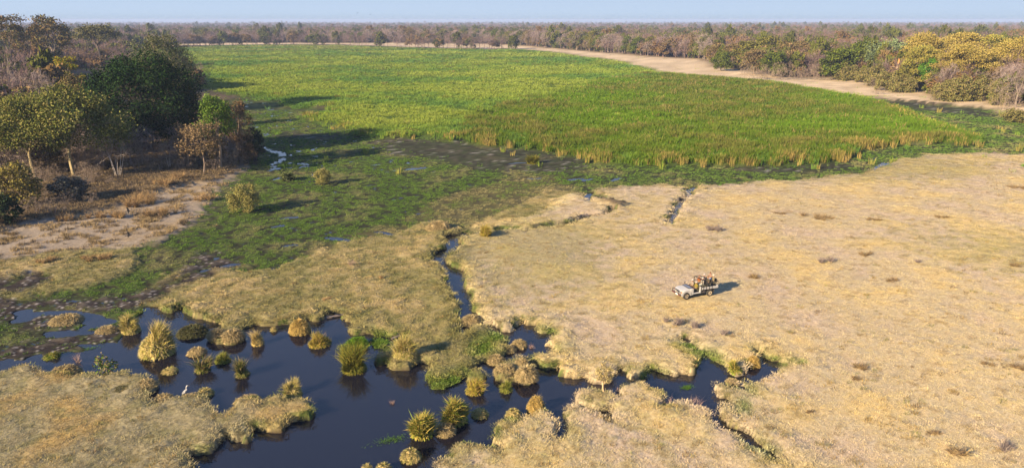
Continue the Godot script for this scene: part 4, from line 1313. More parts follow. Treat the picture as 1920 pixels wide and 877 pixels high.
func make_grasses() -> void:
	var mat := tinted(0.95, 0.25)
	# short dry grass over the firm ground, shorter and sparser further off
	var dry := PackedFloat32Array()
	var marsh := PackedFloat32Array()
	var n := 0
	rng.seed = 11
	for k in 210000:
		var d := 40.0 * pow(5.6, pow(rng.randf(), 0.92))
		var x := (rng.randf() * 2.0 - 1.0) * 0.80 * (d + 6.0)
		var y := ground(x, d, true)
		if g_s < 0.02 or y < 0.02:
			continue
		var firm := g_firm
		var mud := zone(MU)
		var grow := clampf(d / 75.0, 0.75, 2.6)
		var lush := zone(LU)
		if lush > 0.45 and rng.randf() < lush:
			var f := rng.randf_range(0.8, 1.6)
			put(marsh, Vector3(x, y - 0.03, -d), rng.randf() * TAU, rng.randf_range(0.7, 1.4), rng.randf_range(0.15, 0.38), rng.randf_range(-0.15, 0.15), Color(g_col.r * f, g_col.g * f, g_col.b * f))
		elif rng.randf() < firm * (1.0 - mud):
			if absf(x - 21.5) < 3.4 and absf(d - 78.6) < 2.0:
				continue
			var f := rng.randf_range(0.92, 1.14)
			var c := Color(g_col.r * f, g_col.g * f * rng.randf_range(0.95, 1.03), g_col.b * f * rng.randf_range(0.75, 1.05))
			var edge := clampf(1.3 - g_s, 0.0, 1.0)
			put(dry, Vector3(x, y - 0.02, -d), rng.randf() * TAU, grow * rng.randf_range(0.7, 1.5) * (1.0 + edge * 0.5), rng.randf_range(0.05, 0.105) * (1.0 + edge * 0.8) * (1.0 + 0.6 * zone(OL)), rng.randf_range(-0.12, 0.12), c)
		elif zone(PA) > rng.randf() and n_mid.get_noise_2d(x * 0.5, d * 0.5) > 0.26:
			put(dry, Vector3(x, y - 0.02, -d), rng.randf() * TAU, grow * 0.9, rng.randf_range(0.12, 0.55), rng.randf_range(-0.3, 0.3), Color(0.30, 0.23, 0.125) * rng.randf_range(0.6, 1.2))
	rng.seed = 13
	for row in 380:
		var d0 := 52.0 + row * 0.40 + (row * row) * 0.0004
		var gap := 0.46 + row * 0.0013
		var half := 0.80 * d0
		for q in int(2.0 * half / gap):
			var x := -half + (q + 0.5 * (row % 2) + rng.randf_range(-0.35, 0.35)) * gap
			var d := d0 + rng.randf_range(-0.35, 0.35) * gap
			locate(x, d)
			var sw := zone(SWP) * (1.0 - clampf(zone(DR) + zone(OL) + zone(GR), 0.0, 1.0)) * (1.0 - zone(MU) * 0.8) * (1.0 - zone(RE))
			if rng.randf() > sw * 1.1 or sw < 0.2:
				continue
			var y := ground(x, d, true)
			if y < -0.02 or g_s < 0.1:
				continue
			var mid := n_mid.get_noise_2d(x, d)
			var big := n_big.get_noise_2d(x, d)
			if mid < -0.13:
				continue
			var c := Color(0.105, 0.175, 0.035).lerp(Color(0.24, 0.21, 0.11), clampf(big * 1.3 - 0.1 + rng.randfn() * 0.15 + zone(ST) * 0.75, 0.0, 0.9))
			c = c.lerp(Color(0.07, 0.145, 0.02), clampf(-big * 1.4, 0.0, 0.7))
			var f := rng.randf_range(0.65, 1.35)
			put(marsh, Vector3(x, y - 0.05, -d), rng.randf() * TAU, gap * rng.randf_range(0.75, 1.35), rng.randf_range(0.14, 0.38), rng.randf_range(-0.12, 0.12), Color(c.r * f, c.g * f, c.b * f))
	rng.seed = 12
	for k in 9000:
		var d := 42.0 * pow(4.2, pow(rng.randf(), 0.9))
		var x := (rng.randf() * 2.0 - 1.0) * 0.80 * (d + 6.0)
		var y := ground(x, d, true)
		if g_s < 0.3 or zone(DR) + zone(OL) + zone(GR) < 0.5:
			continue
		if absf(x - 21.5) < 3.6 and absf(d - 78.6) < 2.4:
			continue
		if n_mid.get_noise_2d(x * 0.5 + 30.0, d * 0.5) < 0.12:
			continue
		var q := rng.randf()
		var c := Color(0.30, 0.22, 0.085) if q < 0.5 else (Color(0.17, 0.12, 0.065) if q < 0.8 else Color(0.19, 0.19, 0.07))
		var f := rng.randf_range(0.7, 1.2)
		put(dry, Vector3(x, y - 0.02, -d), rng.randf() * TAU, rng.randf_range(0.5, 1.2), rng.randf_range(0.14, 0.34), rng.randf_range(-0.2, 0.2), Color(c.r * f, c.g * f, c.b * f))
	rng.seed = 14
	for k in 26000:
		var d := rng.randf_range(95.0, 200.0)
		var x := -rng.randf_range(0.30, 0.80) * d
		locate(x, d)
		if zone(SWP) + zone(RE) + zone(OL) + zone(DR) > 0.3:
			continue
		if zone(PA) > 0.5 and n_mid.get_noise_2d(x * 0.6, d * 0.6) < 0.22:
			continue
		var y := ground(x, d)
		var f := rng.randf_range(0.5, 1.2)
		var c := Color(0.17, 0.13, 0.085) if rng.randf() < 0.7 else Color(0.30, 0.23, 0.125)
		put(dry, Vector3(x, y - 0.03, -d), rng.randf() * TAU, rng.randf_range(0.7, 1.8), rng.randf_range(0.12, 0.6), rng.randf_range(-0.3, 0.3), Color(c.r * f, c.g * f, c.b * f))
	var o := scatter(self, "dry_grass", tuft_mesh(3, 22, 0.12, 0.014, 0.5, 0.34, 0.16), mat, dry)
	o.set_meta("kind", "stuff")
	o.set_meta("label", "short dry tan grass covering the plains and banks")
	o.set_meta("category", "grass")
	o = scatter(self, "marsh_grass", tuft_mesh(4, 22, 0.2, 0.028, 0.5, 0.30), mat, marsh)
	o.set_meta("kind", "stuff")
	o.set_meta("label", "short green hummocky grass covering the wet marsh")
	o.set_meta("category", "grass")
	print("grass ", dry.size() / 16, " marsh ", marsh.size() / 16)

func make_reeds() -> void:
	var mat := tinted(0.9, 0.35)
	var b := PackedFloat32Array()
	rng.seed = 21
	for k in 230000:
		var d := 150.0 * pow(7.0, pow(rng.randf(), 1.15))
		var x := (rng.randf() * 2.0 - 1.0) * 0.80 * d
		locate(x, d)
		var w := zone(RE)
		if w < 0.45 + n_mid.get_noise_2d(x * 0.6, d * 0.6) * 0.7:
			continue
		var tall := zone(TA)
		var big := n_big.get_noise_2d(x, d)
		var wide := n_wide.get_noise_2d(x * 0.7, d * 0.7)
		var mid := n_mid.get_noise_2d(x, d)
		var g := ground(x, d)
		var c := Color(0.145, 0.225, 0.032)
		c = c.lerp(Color(0.205, 0.265, 0.045), clampf(wide * 2.2 + big * 1.2 + 0.1, 0.0, 1.0))
		c = c.lerp(Color(0.085, 0.175, 0.035), clampf(-wide * 2.4 - big * 1.2, 0.0, 1.0))
		var t2 := clampf((tall + big * 0.9 + mid * 0.4 - 0.35) * 2.2, 0.0, 1.0)
		if rng.randf() < t2:
			c = Color(0.068, 0.118, 0.011).lerp(Color(0.13, 0.135, 0.034), clampf(big * 1.6 + mid * 0.8 + 0.1, 0.0, 1.0))
			c = c.lerp(Color(0.082, 0.16, 0.010), clampf(wide * 2.4 + 0.1, 0.0, 0.9))
			if rng.randf() < 0.05:
				c = Color(0.23, 0.18, 0.075)
		if d > 760.0 and wide + mid * 0.4 > 0.05:
			c = c.lerp(Color(0.17, 0.17, 0.06), 0.5)
		if (w < 0.85 or (w < 0.999 and big > 0.0)) and d < 260.0 and rng.randf() < 0.3 + 0.4 * tall + big:
			c = Color(0.30, 0.225, 0.08).lerp(c, rng.randf() * 0.7)
		var f := rng.randf_range(0.92, 1.08)
		var lane := absf(n_wide.get_noise_2d(x * 0.55 + 300.0, d * 1.7))
		if lane < 0.022 and w > 0.85 and d > 190.0:
			continue
		var dip := 0.72 if lane < 0.05 else 1.0
		var grow := clampf(d / 190.0, 1.0, 4.5)
		var hgt := (1.1 + 0.85 * tall + big * 0.7 + mid * 0.3) * rng.randf_range(0.75, 1.15) * dip
		if w < 0.85:
			put(b, Vector3(x, maxf(g - 1.0, 0.0), -d), rng.randf() * TAU, grow * rng.randf_range(0.6, 0.9), hgt + 0.7, rng.randf_range(-0.12, 0.12), Color(c.r * f, c.g * f, c.b * f))
		else:
			put(b, Vector3(x, g - 0.35, -d), rng.randf() * TAU, grow * rng.randf_range(0.8, 1.25), hgt, rng.randf_range(-0.22, 0.22), Color(c.r * f, c.g * f, c.b * f))
	var o := scatter(self, "reed_bed", tuft_mesh(6, 18, 0.5, 0.05, 0.35, 0.8, 0.10), mat, b)
	o.set_meta("kind", "stuff")
	o.set_meta("label", "wide meadow of tall bright green reeds")
	o.set_meta("category", "reeds")
	print("reeds ", b.size() / 16)

# ---------------------------------------------------------------- trees
const KINDS := {
	"olive_acacia": {"lai": 3.2, "th": 0.30, "form": "dome", "lobes": 30, "base": 0.48, "lr": 0.135, "pad": 0.62, "clumps": 30, "leaves": 34, "leaf": 0.26, "cols": [Color(0.115, 0.135, 0.032), Color(0.165, 0.17, 0.045), Color(0.08, 0.10, 0.027), Color(0.205, 0.185, 0.07)], "bark": Color(0.36, 0.30, 0.18), "tr": 0.018, "label": "broad olive green acacia with pale yellow limbs at the wood's edge"},
	"dark_fig": {"lai": 5.0, "th": 0.22, "form": "round", "lobes": 42, "base": 0.16, "lr": 0.125, "pad": 0.8, "clumps": 30, "leaves": 36, "leaf": 0.34, "cols": [Color(0.017, 0.038, 0.012), Color(0.028, 0.06, 0.015), Color(0.012, 0.026, 0.012)], "bark": Color(0.12, 0.10, 0.08), "tr": 0.03, "label": "huge rounded tree with dense dark green foliage beside the marsh"},
	"grey_green": {"lai": 2.8, "th": 0.25, "form": "round", "lobes": 22, "base": 0.25, "lr": 0.16, "pad": 0.8, "clumps": 22, "leaves": 34, "leaf": 0.34, "cols": [Color(0.11, 0.12, 0.05), Color(0.15, 0.155, 0.08), Color(0.08, 0.095, 0.045)], "bark": Color(0.24, 0.21, 0.18), "tr": 0.025, "label": "grey green leafy tree behind the dark green one"},
	"yellowing": {"lai": 5, "th": 0.25, "form": "round", "lobes": 18, "base": 0.25, "lr": 0.15, "pad": 0.6, "clumps": 18, "leaves": 32, "leaf": 0.3, "cols": [Color(0.255, 0.238, 0.017), Color(0.323, 0.187, 0.021), Color(0.136, 0.162, 0.017), Color(0.221, 0.221, 0.025)], "bark": Color(0.15, 0.12, 0.1), "tr": 0.025, "label": "tree with bright yellow and orange turning leaves in the grey wood"},
	"umbrella": {"lai": 2.2, "th": 0.48, "form": "umbrella", "lobes": 13, "base": 0.62, "lr": 0.17, "pad": 0.42, "clumps": 16, "leaves": 22, "leaf": 0.34, "cols": [Color(0.13, 0.125, 0.05), Color(0.10, 0.10, 0.05)], "bark": Color(0.10, 0.085, 0.075), "tr": 0.03, "label": "flat topped tree with a dark forked trunk standing clear of the wood"},
	"brown_olive": {"lai": 2.8, "th": 0.38, "form": "dome", "lobes": 15, "base": 0.45, "lr": 0.17, "pad": 0.5, "clumps": 16, "leaves": 20, "leaf": 0.34, "cols": [Color(0.13, 0.11, 0.04), Color(0.16, 0.115, 0.05), Color(0.11, 0.105, 0.04), Color(0.13, 0.09, 0.055)], "bark": Color(0.27, 0.22, 0.19), "tr": 0.022, "label": "tall brown olive tree rising above the grey bare wood"},
	"vine": {"lai": 6, "th": 0.45, "form": "round", "lobes": 10, "base": 0.5, "lr": 0.24, "pad": 0.9, "clumps": 18, "leaves": 34, "leaf": 0.26, "droop": 0.8, "cols": [Color(0.085, 0.165, 0.02), Color(0.065, 0.125, 0.018), Color(0.125, 0.175, 0.035)], "bark": Color(0.22, 0.18, 0.14), "tr": 0.02, "label": "slim tree smothered in bright green creeper at the marsh edge"},
	"brown_leafy": {"lai": 3, "th": 0.25, "form": "round", "lobes": 12, "base": 0.3, "lr": 0.2, "pad": 0.8, "clumps": 16, "leaves": 24, "leaf": 0.25, "cols": [Color(0.13, 0.085, 0.045), Color(0.09, 0.065, 0.04), Color(0.22, 0.14, 0.075)], "bark": Color(0.14, 0.11, 0.09), "tr": 0.022, "label": "brown leaved bushy tree against the creeper covered tree"},
	"brown_small": {"lai": 1.8, "th": 0.35, "form": "dome", "lobes": 10, "base": 0.45, "lr": 0.2, "pad": 0.5, "clumps": 14, "leaves": 18, "leaf": 0.2, "cols": [Color(0.18, 0.13, 0.075), Color(0.14, 0.105, 0.06)], "bark": Color(0.2, 0.16, 0.13), "tr": 0.014, "label": "thin small tree with sparse brown leaves under the dark green tree"},
	"yellow_bush": {"lai": 4.5, "th": 0.08, "form": "round", "lobes": 14, "base": 0.12, "lr": 0.2, "pad": 0.8, "clumps": 14, "leaves": 20, "leaf": 0.22, "cols": [Color(0.20, 0.17, 0.04), Color(0.16, 0.14, 0.045), Color(0.13, 0.11, 0.05)], "bark": Color(0.2, 0.16, 0.12), "tr": 0.015, "label": "rounded yellow leaved bush below the pale limbed acacias"},
	"grey_bush": {"lai": 4, "th": 0.1, "form": "round", "lobes": 10, "base": 0.2, "lr": 0.2, "pad": 0.7, "clumps": 14, "leaves": 20, "leaf": 0.2, "cols": [Color(0.095, 0.10, 0.085), Color(0.13, 0.12, 0.10)], "bark": Color(0.14, 0.12, 0.1), "tr": 0.015, "label": "grey leaved shrub at the foot of the pale limbed acacia"},
	"dark_bush": {"lai": 6, "th": 0.08, "form": "round", "lobes": 9, "base": 0.1, "lr": 0.22, "pad": 0.8, "clumps": 9, "leaves": 14, "leaf": 0.22, "cols": [Color(0.02, 0.035, 0.018), Color(0.035, 0.05, 0.025)], "bark": Color(0.08, 0.07, 0.06), "tr": 0.015, "label": "low dense dark green bush at the edge of the wood"},
	"bare": {"th": 0.3, "form": "dome", "lobes": 13, "base": 0.36, "lr": 0.17, "pad": 0.8, "clumps": 9, "leaves": 9, "leaf": 1.3, "bare": true, "cols": [Color(0.24, 0.195, 0.19), Color(0.18, 0.145, 0.145), Color(0.30, 0.245, 0.23)], "bark": Color(0.21, 0.175, 0.15), "tr": 0.018, "label": "leafless grey brown tree of the dry woodland", "protos": 3},
	"bare_small": {"th": 0.12, "form": "dome", "lobes": 9, "base": 0.5, "lr": 0.18, "pad": 0.8, "clumps": 7, "leaves": 9, "leaf": 1.0, "bare": true, "cols": [Color(0.20, 0.16, 0.13), Color(0.26, 0.21, 0.17)], "bark": Color(0.42, 0.37, 0.32), "tr": 0.014, "label": "small leafless tree with whitish forking stems in the shade"},
	"bare_bush": {"th": 0.05, "form": "round", "lobes": 9, "base": 0.15, "lr": 0.2, "pad": 0.8, "clumps": 8, "leaves": 10, "leaf": 0.8, "bare": true, "cols": [Color(0.24, 0.19, 0.155), Color(0.19, 0.15, 0.12), Color(0.30, 0.24, 0.19)], "bark": Color(0.22, 0.18, 0.15), "tr": 0.012, "label": "tangled leafless grey brown bush fringing the wood", "protos": 2},
	"rusty": {"lai": 4, "th": 0.3, "form": "dome", "lobes": 14, "base": 0.32, "lr": 0.18, "pad": 0.65, "clumps": 14, "leaves": 18, "leaf": 0.42, "cols": [Color(0.145, 0.11, 0.055), Color(0.13, 0.115, 0.045), Color(0.17, 0.12, 0.06)], "bark": Color(0.17, 0.13, 0.1), "tr": 0.02, "label": "spreading tree with rusty brown olive leaves in the woodland", "protos": 2},
	"olive_tree": {"lai": 4.5, "th": 0.28, "form": "dome", "lobes": 14, "base": 0.28, "lr": 0.18, "pad": 0.65, "clumps": 14, "leaves": 18, "leaf": 0.42, "cols": [Color(0.13, 0.13, 0.03), Color(0.17, 0.155, 0.04), Color(0.10, 0.105, 0.03)], "bark": Color(0.16, 0.13, 0.1), "tr": 0.02, "label": "olive green leafy tree among the bare woodland", "protos": 2},
	"dark_green": {"lai": 6, "th": 0.2, "form": "round", "lobes": 15, "base": 0.18, "lr": 0.19, "pad": 0.7, "clumps": 15, "leaves": 20, "leaf": 0.45, "cols": [Color(0.075, 0.105, 0.016), Color(0.11, 0.135, 0.02), Color(0.05, 0.07, 0.015)], "bark": Color(0.12, 0.1, 0.08), "tr": 0.022, "label": "rounded dark green tree standing out of the dry woodland", "protos": 2},
	"yellow_acacia": {"lai": 5.0, "th": 0.25, "form": "dome", "lobes": 24, "base": 0.2, "lr": 0.155, "pad": 0.36, "clumps": 30, "leaves": 38, "leaf": 0.55, "cols": [Color(0.27, 0.215, 0.06), Color(0.32, 0.26, 0.085), Color(0.23, 0.205, 0.05), Color(0.25, 0.19, 0.05)], "bark": Color(0.2, 0.16, 0.12), "tr": 0.022, "label": "large spreading acacia with golden yellow layered crown above the sand", "protos": 3},
	"mixed_acacia": {"lai": 5.0, "th": 0.25, "form": "dome", "lobes": 24, "base": 0.2, "lr": 0.155, "pad": 0.36, "clumps": 22, "leaves": 28, "leaf": 0.55, "cols": [Color(0.21, 0.20, 0.045), Color(0.27, 0.225, 0.06), Color(0.16, 0.165, 0.04)], "bark": Color(0.2, 0.16, 0.12), "tr": 0.022, "label": "spreading acacia with olive yellow crown among the golden ones"},
	"blue_green": {"lai": 5.5, "th": 0.2, "form": "round", "lobes": 18, "base": 0.25, "lr": 0.18, "pad": 0.7, "clumps": 18, "leaves": 26, "leaf": 0.5, "cols": [Color(0.135, 0.18, 0.085), Color(0.16, 0.20, 0.10), Color(0.10, 0.14, 0.075)], "bark": Color(0.2, 0.17, 0.14), "tr": 0.022, "label": "pale blue green tree next to the golden acacias"},
	"bright_green": {"lai": 6, "th": 0.42, "form": "round", "lobes": 11, "base": 0.42, "lr": 0.22, "pad": 0.7, "clumps": 16, "leaves": 26, "leaf": 0.4, "cols": [Color(0.075, 0.17, 0.015), Color(0.05, 0.125, 0.015)], "bark": Color(0.4, 0.36, 0.3), "tr": 0.018, "label": "small bright green tree with a pale trunk under the golden acacias"},
	"olive_bush": {"lai": 5, "th": 0.06, "form": "round", "lobes": 11, "base": 0.1, "lr": 0.21, "pad": 0.75, "clumps": 15, "leaves": 20, "leaf": 0.4, "cols": [Color(0.155, 0.145, 0.05), Color(0.12, 0.125, 0.04), Color(0.20, 0.165, 0.075)], "bark": Color(0.16, 0.13, 0.1), "tr": 0.015, "label": "dense olive green bush between the trees and the pale sand", "protos": 2},
	"pale_shrub": {"lai": 4, "th": 0.1, "form": "round", "lobes": 14, "base": 0.2, "lr": 0.15, "pad": 0.9, "clumps": 14, "leaves": 30, "leaf": 0.16, "cols": [Color(0.217, 0.205, 0.068), Color(0.167, 0.167, 0.056), Color(0.248, 0.223, 0.087)], "bark": Color(0.32, 0.25, 0.12), "tr": 0.02, "label": "pale yellow green shrub growing alone in the green marsh"},
	"olive_shrub": {"lai": 4, "th": 0.1, "form": "round", "lobes": 9, "base": 0.15, "lr": 0.2, "pad": 0.8, "clumps": 8, "leaves": 14, "leaf": 0.15, "cols": [Color(0.11, 0.13, 0.05), Color(0.08, 0.1, 0.045)], "bark": Color(0.15, 0.12, 0.08), "tr": 0.02, "label": "small dull green shrub in the shaded marsh"},
	"green_twiggy": {"lai": 1.6, "th": 0.2, "form": "round", "lobes": 8, "base": 0.3, "lr": 0.2, "pad": 0.9, "clumps": 6, "leaves": 8, "leaf": 0.1, "cols": [Color(0.09, 0.15, 0.02), Color(0.16, 0.13, 0.07)], "bark": Color(0.26, 0.21, 0.16), "tr": 0.018, "label": "twiggy shrub with few green leaves on the pond bank"},
	"dry_shrub": {"lai": 3.5, "th": 0.35, "form": "round", "lobes": 10, "base": 0.45, "lr": 0.22, "pad": 0.7, "clumps": 9, "leaves": 16, "leaf": 0.09, "cols": [Color(0.36, 0.29, 0.15), Color(0.28, 0.24, 0.11)], "bark": Color(0.42, 0.31, 0.19), "tr": 0.03, "label": "little dry straw coloured shrub with pale stems beside the channel"},
}

func pick(r: RandomNumberGenerator, cols: Array, spread_: float) -> Color:
	var c: Color = cols[r.randi() % cols.size()]
	var f := r.randf_range(1.0 - spread_, 1.0 + spread_)
	return Color(c.r * f, c.g * f, c.b * f)

func limb(b: Buf, from: Vector3, to: Vector3, r0: float, r1: float, sag: float, sides: int, col: Color) -> void:
	var mid := from.lerp(to, 0.5) + Vector3(0, sag, 0)
	var pts := []
	var rad := []
	for k in 5:
		var t := k / 4.0
		pts.append(from.lerp(mid, t).lerp(mid.lerp(to, t), t))
		rad.append(lerpf(r0, r1, t))
	b.tube(pts, rad, sides, col)

func make_tree(seed_: int, h: float, w: float, k: Dictionary, detail := 1.0) -> Array:
	var r := RandomNumberGenerator.new()
	r.seed = seed_
	var wood := Buf.new()
	var crown := Buf.new()
	var fork := Vector3(r.randf_range(-0.03, 0.03) * h, k.th * h, r.randf_range(-0.03, 0.03) * h)
	var tr: float = k.tr * h
	if k.th > 0.15:
		wood.tube([Vector3(0, -0.4, 0), Vector3(0, 0.02 * h, 0), fork * Vector3(0.2, 0.5, 1.4), fork + Vector3(0, 0.02 * h, 0)], [tr * 1.5, tr * 1.15, tr * 0.9, tr * 0.75], 7, k.bark)
	var n: int = k.lobes
	var lr: float = k.lr * w
	var bare: bool = k.get("bare", false)
	var droop: float = k.get("droop", 0.0)
	var leaf_size: float = k.leaf
	if k.has("lai"):
		leaf_size = sqrt(k.lai * PI * w * w / 4.0 / (0.21 * n * k.clumps * maxf(1.0, int(k.leaves * detail))))
	# main limbs, which the lesser ones leave
	var mains := []
	var nm := 5 if k.th > 0.15 else 7
	for q in nm:
		var a := TAU * q / nm + r.randf_range(-0.4, 0.4)
		var up := lerpf(k.th, 1.0, r.randf_range(0.42, 0.62)) * h
		var foot := fork if k.th > 0.15 else Vector3(cos(a) * 0.05 * w, -0.1, sin(a) * 0.05 * w)
		var rad := w * r.randf_range(0.10, 0.24)
		var tip := Vector3(cos(a) * rad, up, sin(a) * rad) + Vector3(fork.x, 0, fork.z)
		mains.append([foot, tip])
		limb(wood, foot, tip, tr * (0.5 if k.th > 0.15 else 0.6), tr * 0.26, r.randf_range(-0.05, 0.05) * h, 5, k.bark)
	for q in n:
		var a := q * 2.39996 + r.randf_range(-0.4, 0.4)
		var t := (q + 0.5) / n
		var y: float
		var rad: float
		if k.form == "umbrella":
			rad = sqrt(t) * (0.5 * w - lr * 0.8)
			y = h * lerpf(0.97, 0.78, t * t) - lr * k.pad
		elif k.form == "dome":
			# fuller at mid height, wide and flattish on top
			y = lerpf(k.base, 1.0, pow(1.0 - t, 0.75)) * h - lr * k.pad
			rad = sqrt(maxf(0.0, 1.0 - pow(1.0 - t, 2.2))) * (0.5 * w - lr * 0.7) * r.randf_range(0.7, 1.05)
		else:
			y = lerpf(k.base, 1.0, 1.0 - t) * h - lr * k.pad * (1.0 - t)
			var e := (1.0 - t) * 2.0 - 0.8
			rad = sqrt(maxf(0.02, 1.0 - e * e * 0.7)) * (0.5 * w - lr * 0.7) * r.randf_range(0.72, 1.04)
		y += r.randf_range(-0.03, 0.03) * h
		var at := Vector3(cos(a) * rad, maxf(y, lr * 0.4), sin(a) * rad)
		var best := 0
		for q2 in nm:
			if mains[q2][1].distance_to(at) < mains[best][1].distance_to(at):
				best = q2
		var root: Vector3 = mains[best][0].lerp(mains[best][1], r.randf_range(0.7, 1.0))
		limb(wood, root, at, tr * 0.24, tr * 0.10, r.randf_range(-0.02, 0.04) * h, 4, k.bark)
		var size := lr * r.randf_range(0.75, 1.25)
		var bright := r.randf_range(0.85, 1.15)
		for m in k.clumps:
			var dir := Vector3(r.randfn(), r.randfn() + 0.25, r.randfn()).normalized()
			dir = (dir + Vector3(at.x, 0, at.z).normalized() * 0.3).normalized()
			var p := at + dir * size * Vector3(1, k.pad, 1) * r.randf_range(0.55, 1.0)
			if m % (3 if not bare else 1) == 0:
				var s := at.lerp(root, r.randf() * 0.25)
				var e2 := p
				wood.tube([s, s.lerp(e2, 0.5) + Vector3(0, r.randf_range(-0.1, 0.1) * size, 0), e2], [tr * 0.13, tr * 0.09, tr * 0.04], 3, k.bark)
			var count := int(k.leaves * detail)
			for l in count:
				var o := Vector3(r.randfn(), r.randfn() * (k.pad + 0.15), r.randfn()) * size * 0.30
				var col := pick(r, k.cols, 0.22)
				col = Color(col.r * bright, col.g * bright, col.b * bright)
				if bare:
					var d2 := (dir + Vector3(r.randfn(), r.randfn() + 0.35, r.randfn()) * 0.75).normalized()
					var ln: float = k.leaf * r.randf_range(0.5, 1.1)
					var s2 := p + o * 0.25
					var e3 := s2 + d2 * ln
					var sd := d2.cross(Vector3(r.randfn(), r.randfn(), r.randfn())).normalized() * ln * 0.022
					crown.quad(s2 - sd, s2 + sd, e3 + sd * 0.3, e3 - sd * 0.3, col)
					var md := s2.lerp(e3, 0.45)
					var e4 := md + (d2 + Vector3(r.randfn(), r.randfn(), r.randfn()) * 0.6).normalized() * ln * 0.55
					crown.tri(md - sd, md + sd, e4, col)
				else:
					var c2 := p + o - Vector3(0, absf(r.randfn()) * droop * size * 0.5, 0)
					var u: Vector3 = Vector3(r.randfn(), r.randfn() * 0.6 - droop, r.randfn()).normalized() * leaf_size * r.randf_range(0.6, 1.2)
					var w2: Vector3 = u.cross(Vector3(r.randfn(), r.randfn(), r.randfn())).normalized() * leaf_size * 0.6
					crown.quad(c2 - u * 0.5, c2 + w2 * 0.5, c2 + u * 0.5, c2 - w2 * 0.5, col)
	return [wood.mesh(), crown.mesh()]

var protos := {}
func make_trees() -> void:
	var bark := tinted(0.95)
	var leaf := tinted(0.85, 0.4)
	var count := {}
	rng.seed = 77
	for t in TREES:
		var kind: String = t[4]
		var k: Dictionary = KINDS[kind]
		var at := Vector3(t[0], 0, -t[1])
		at.y = ground(t[0], t[1]) - 0.05
		if kind in ["pale_shrub", "olive_shrub"]:
			at.y = maxf(at.y, 0.0)
		var wood_word := "bush" if kind.ends_with("bush") else ("shrub" if kind.ends_with("shrub") or kind == "green_twiggy" else "tree")
		var called: String = {"tree": "leafy_tree", "bush": "bush", "shrub": "shrub"}[wood_word]
		if kind.begins_with("bare"):
			called = "bare_" + wood_word
		elif kind.ends_with("acacia"):
			called = "acacia_tree"
		var turn := rng.randf() * TAU
		count[kind] = count.get(kind, 0) + 1
		var group: String = ""
		var label: String = k.label
		if kind == "bare" and t[1] > 560.0:
			label = "leafless grey brown tree along the far edge of the meadow"
		elif kind == "rusty" and t[1] > 560.0:
			label = "rusty brown tree along the far edge of the meadow"
		elif kind == "olive_tree" and t[1] > 560.0:
			label = "olive green tree along the far edge of the meadow"
		elif kind == "dark_green" and t[1] > 560.0:
			label = "dark green tree along the far edge of the meadow"
		elif kind == "bare_bush" and t[0] > 0.0:
			label = "tangled leafless bush between the woodland and the pale sand"
		elif kind == "rusty" and t[0] > 0.0:
			label = "rusty brown olive tree in the wood behind the pale sand"
		elif kind == "olive_tree" and t[0] > 0.0:
			label = "olive green tree in the wood behind the pale sand"
		elif kind == "dark_green" and t[0] > 0.0:
			label = "rounded dark green tree at the sandy edge of the wood"
		elif kind == "bare" and t[0] > 0.0:
			label = "leafless grey tree beside the golden acacias"
		if t.size() > 5:
			label = t[5]
		group = label
		if k.has("protos"):
			var which: int = count[kind] % int(k.protos)
			var key := kind + str(which)
			if not protos.has(key):
				var hw := [15.0, 13.0] if kind in ["rusty", "olive_tree", "dark_green"] else ([11.0, 9.0] if kind == "bare" else ([22.0, 24.0] if kind == "yellow_acacia" else [6.0, 7.0]))
				var m := make_tree(hash(key), hw[0], hw[1], k)
				var p := thing(called, label, wood_word, Vector3.ZERO, 0.0, group)
				part(p, "trunk", m[0], bark)
				part(p, "crown", m[1], leaf)
				protos[key] = [p, hw, true]
			var pr: Array = protos[key]
			var size := Vector3(t[3] / pr[1][1], t[2] / pr[1][0], t[3] / pr[1][1])
			if pr[2]:
				pr[2] = false
				pr[0].position = at
				pr[0].rotation.y = turn
				pr[0].scale = size
			else:
				dup(pr[0], at, turn, size, label, group)
		else:
			var m := make_tree(100 + int(t[1] * 7.0), t[2], t[3], k)
			var p := thing(called, label, wood_word, at, turn, group)
			part(p, "trunk", m[0], bark)
			part(p, "crown", m[1], leaf)

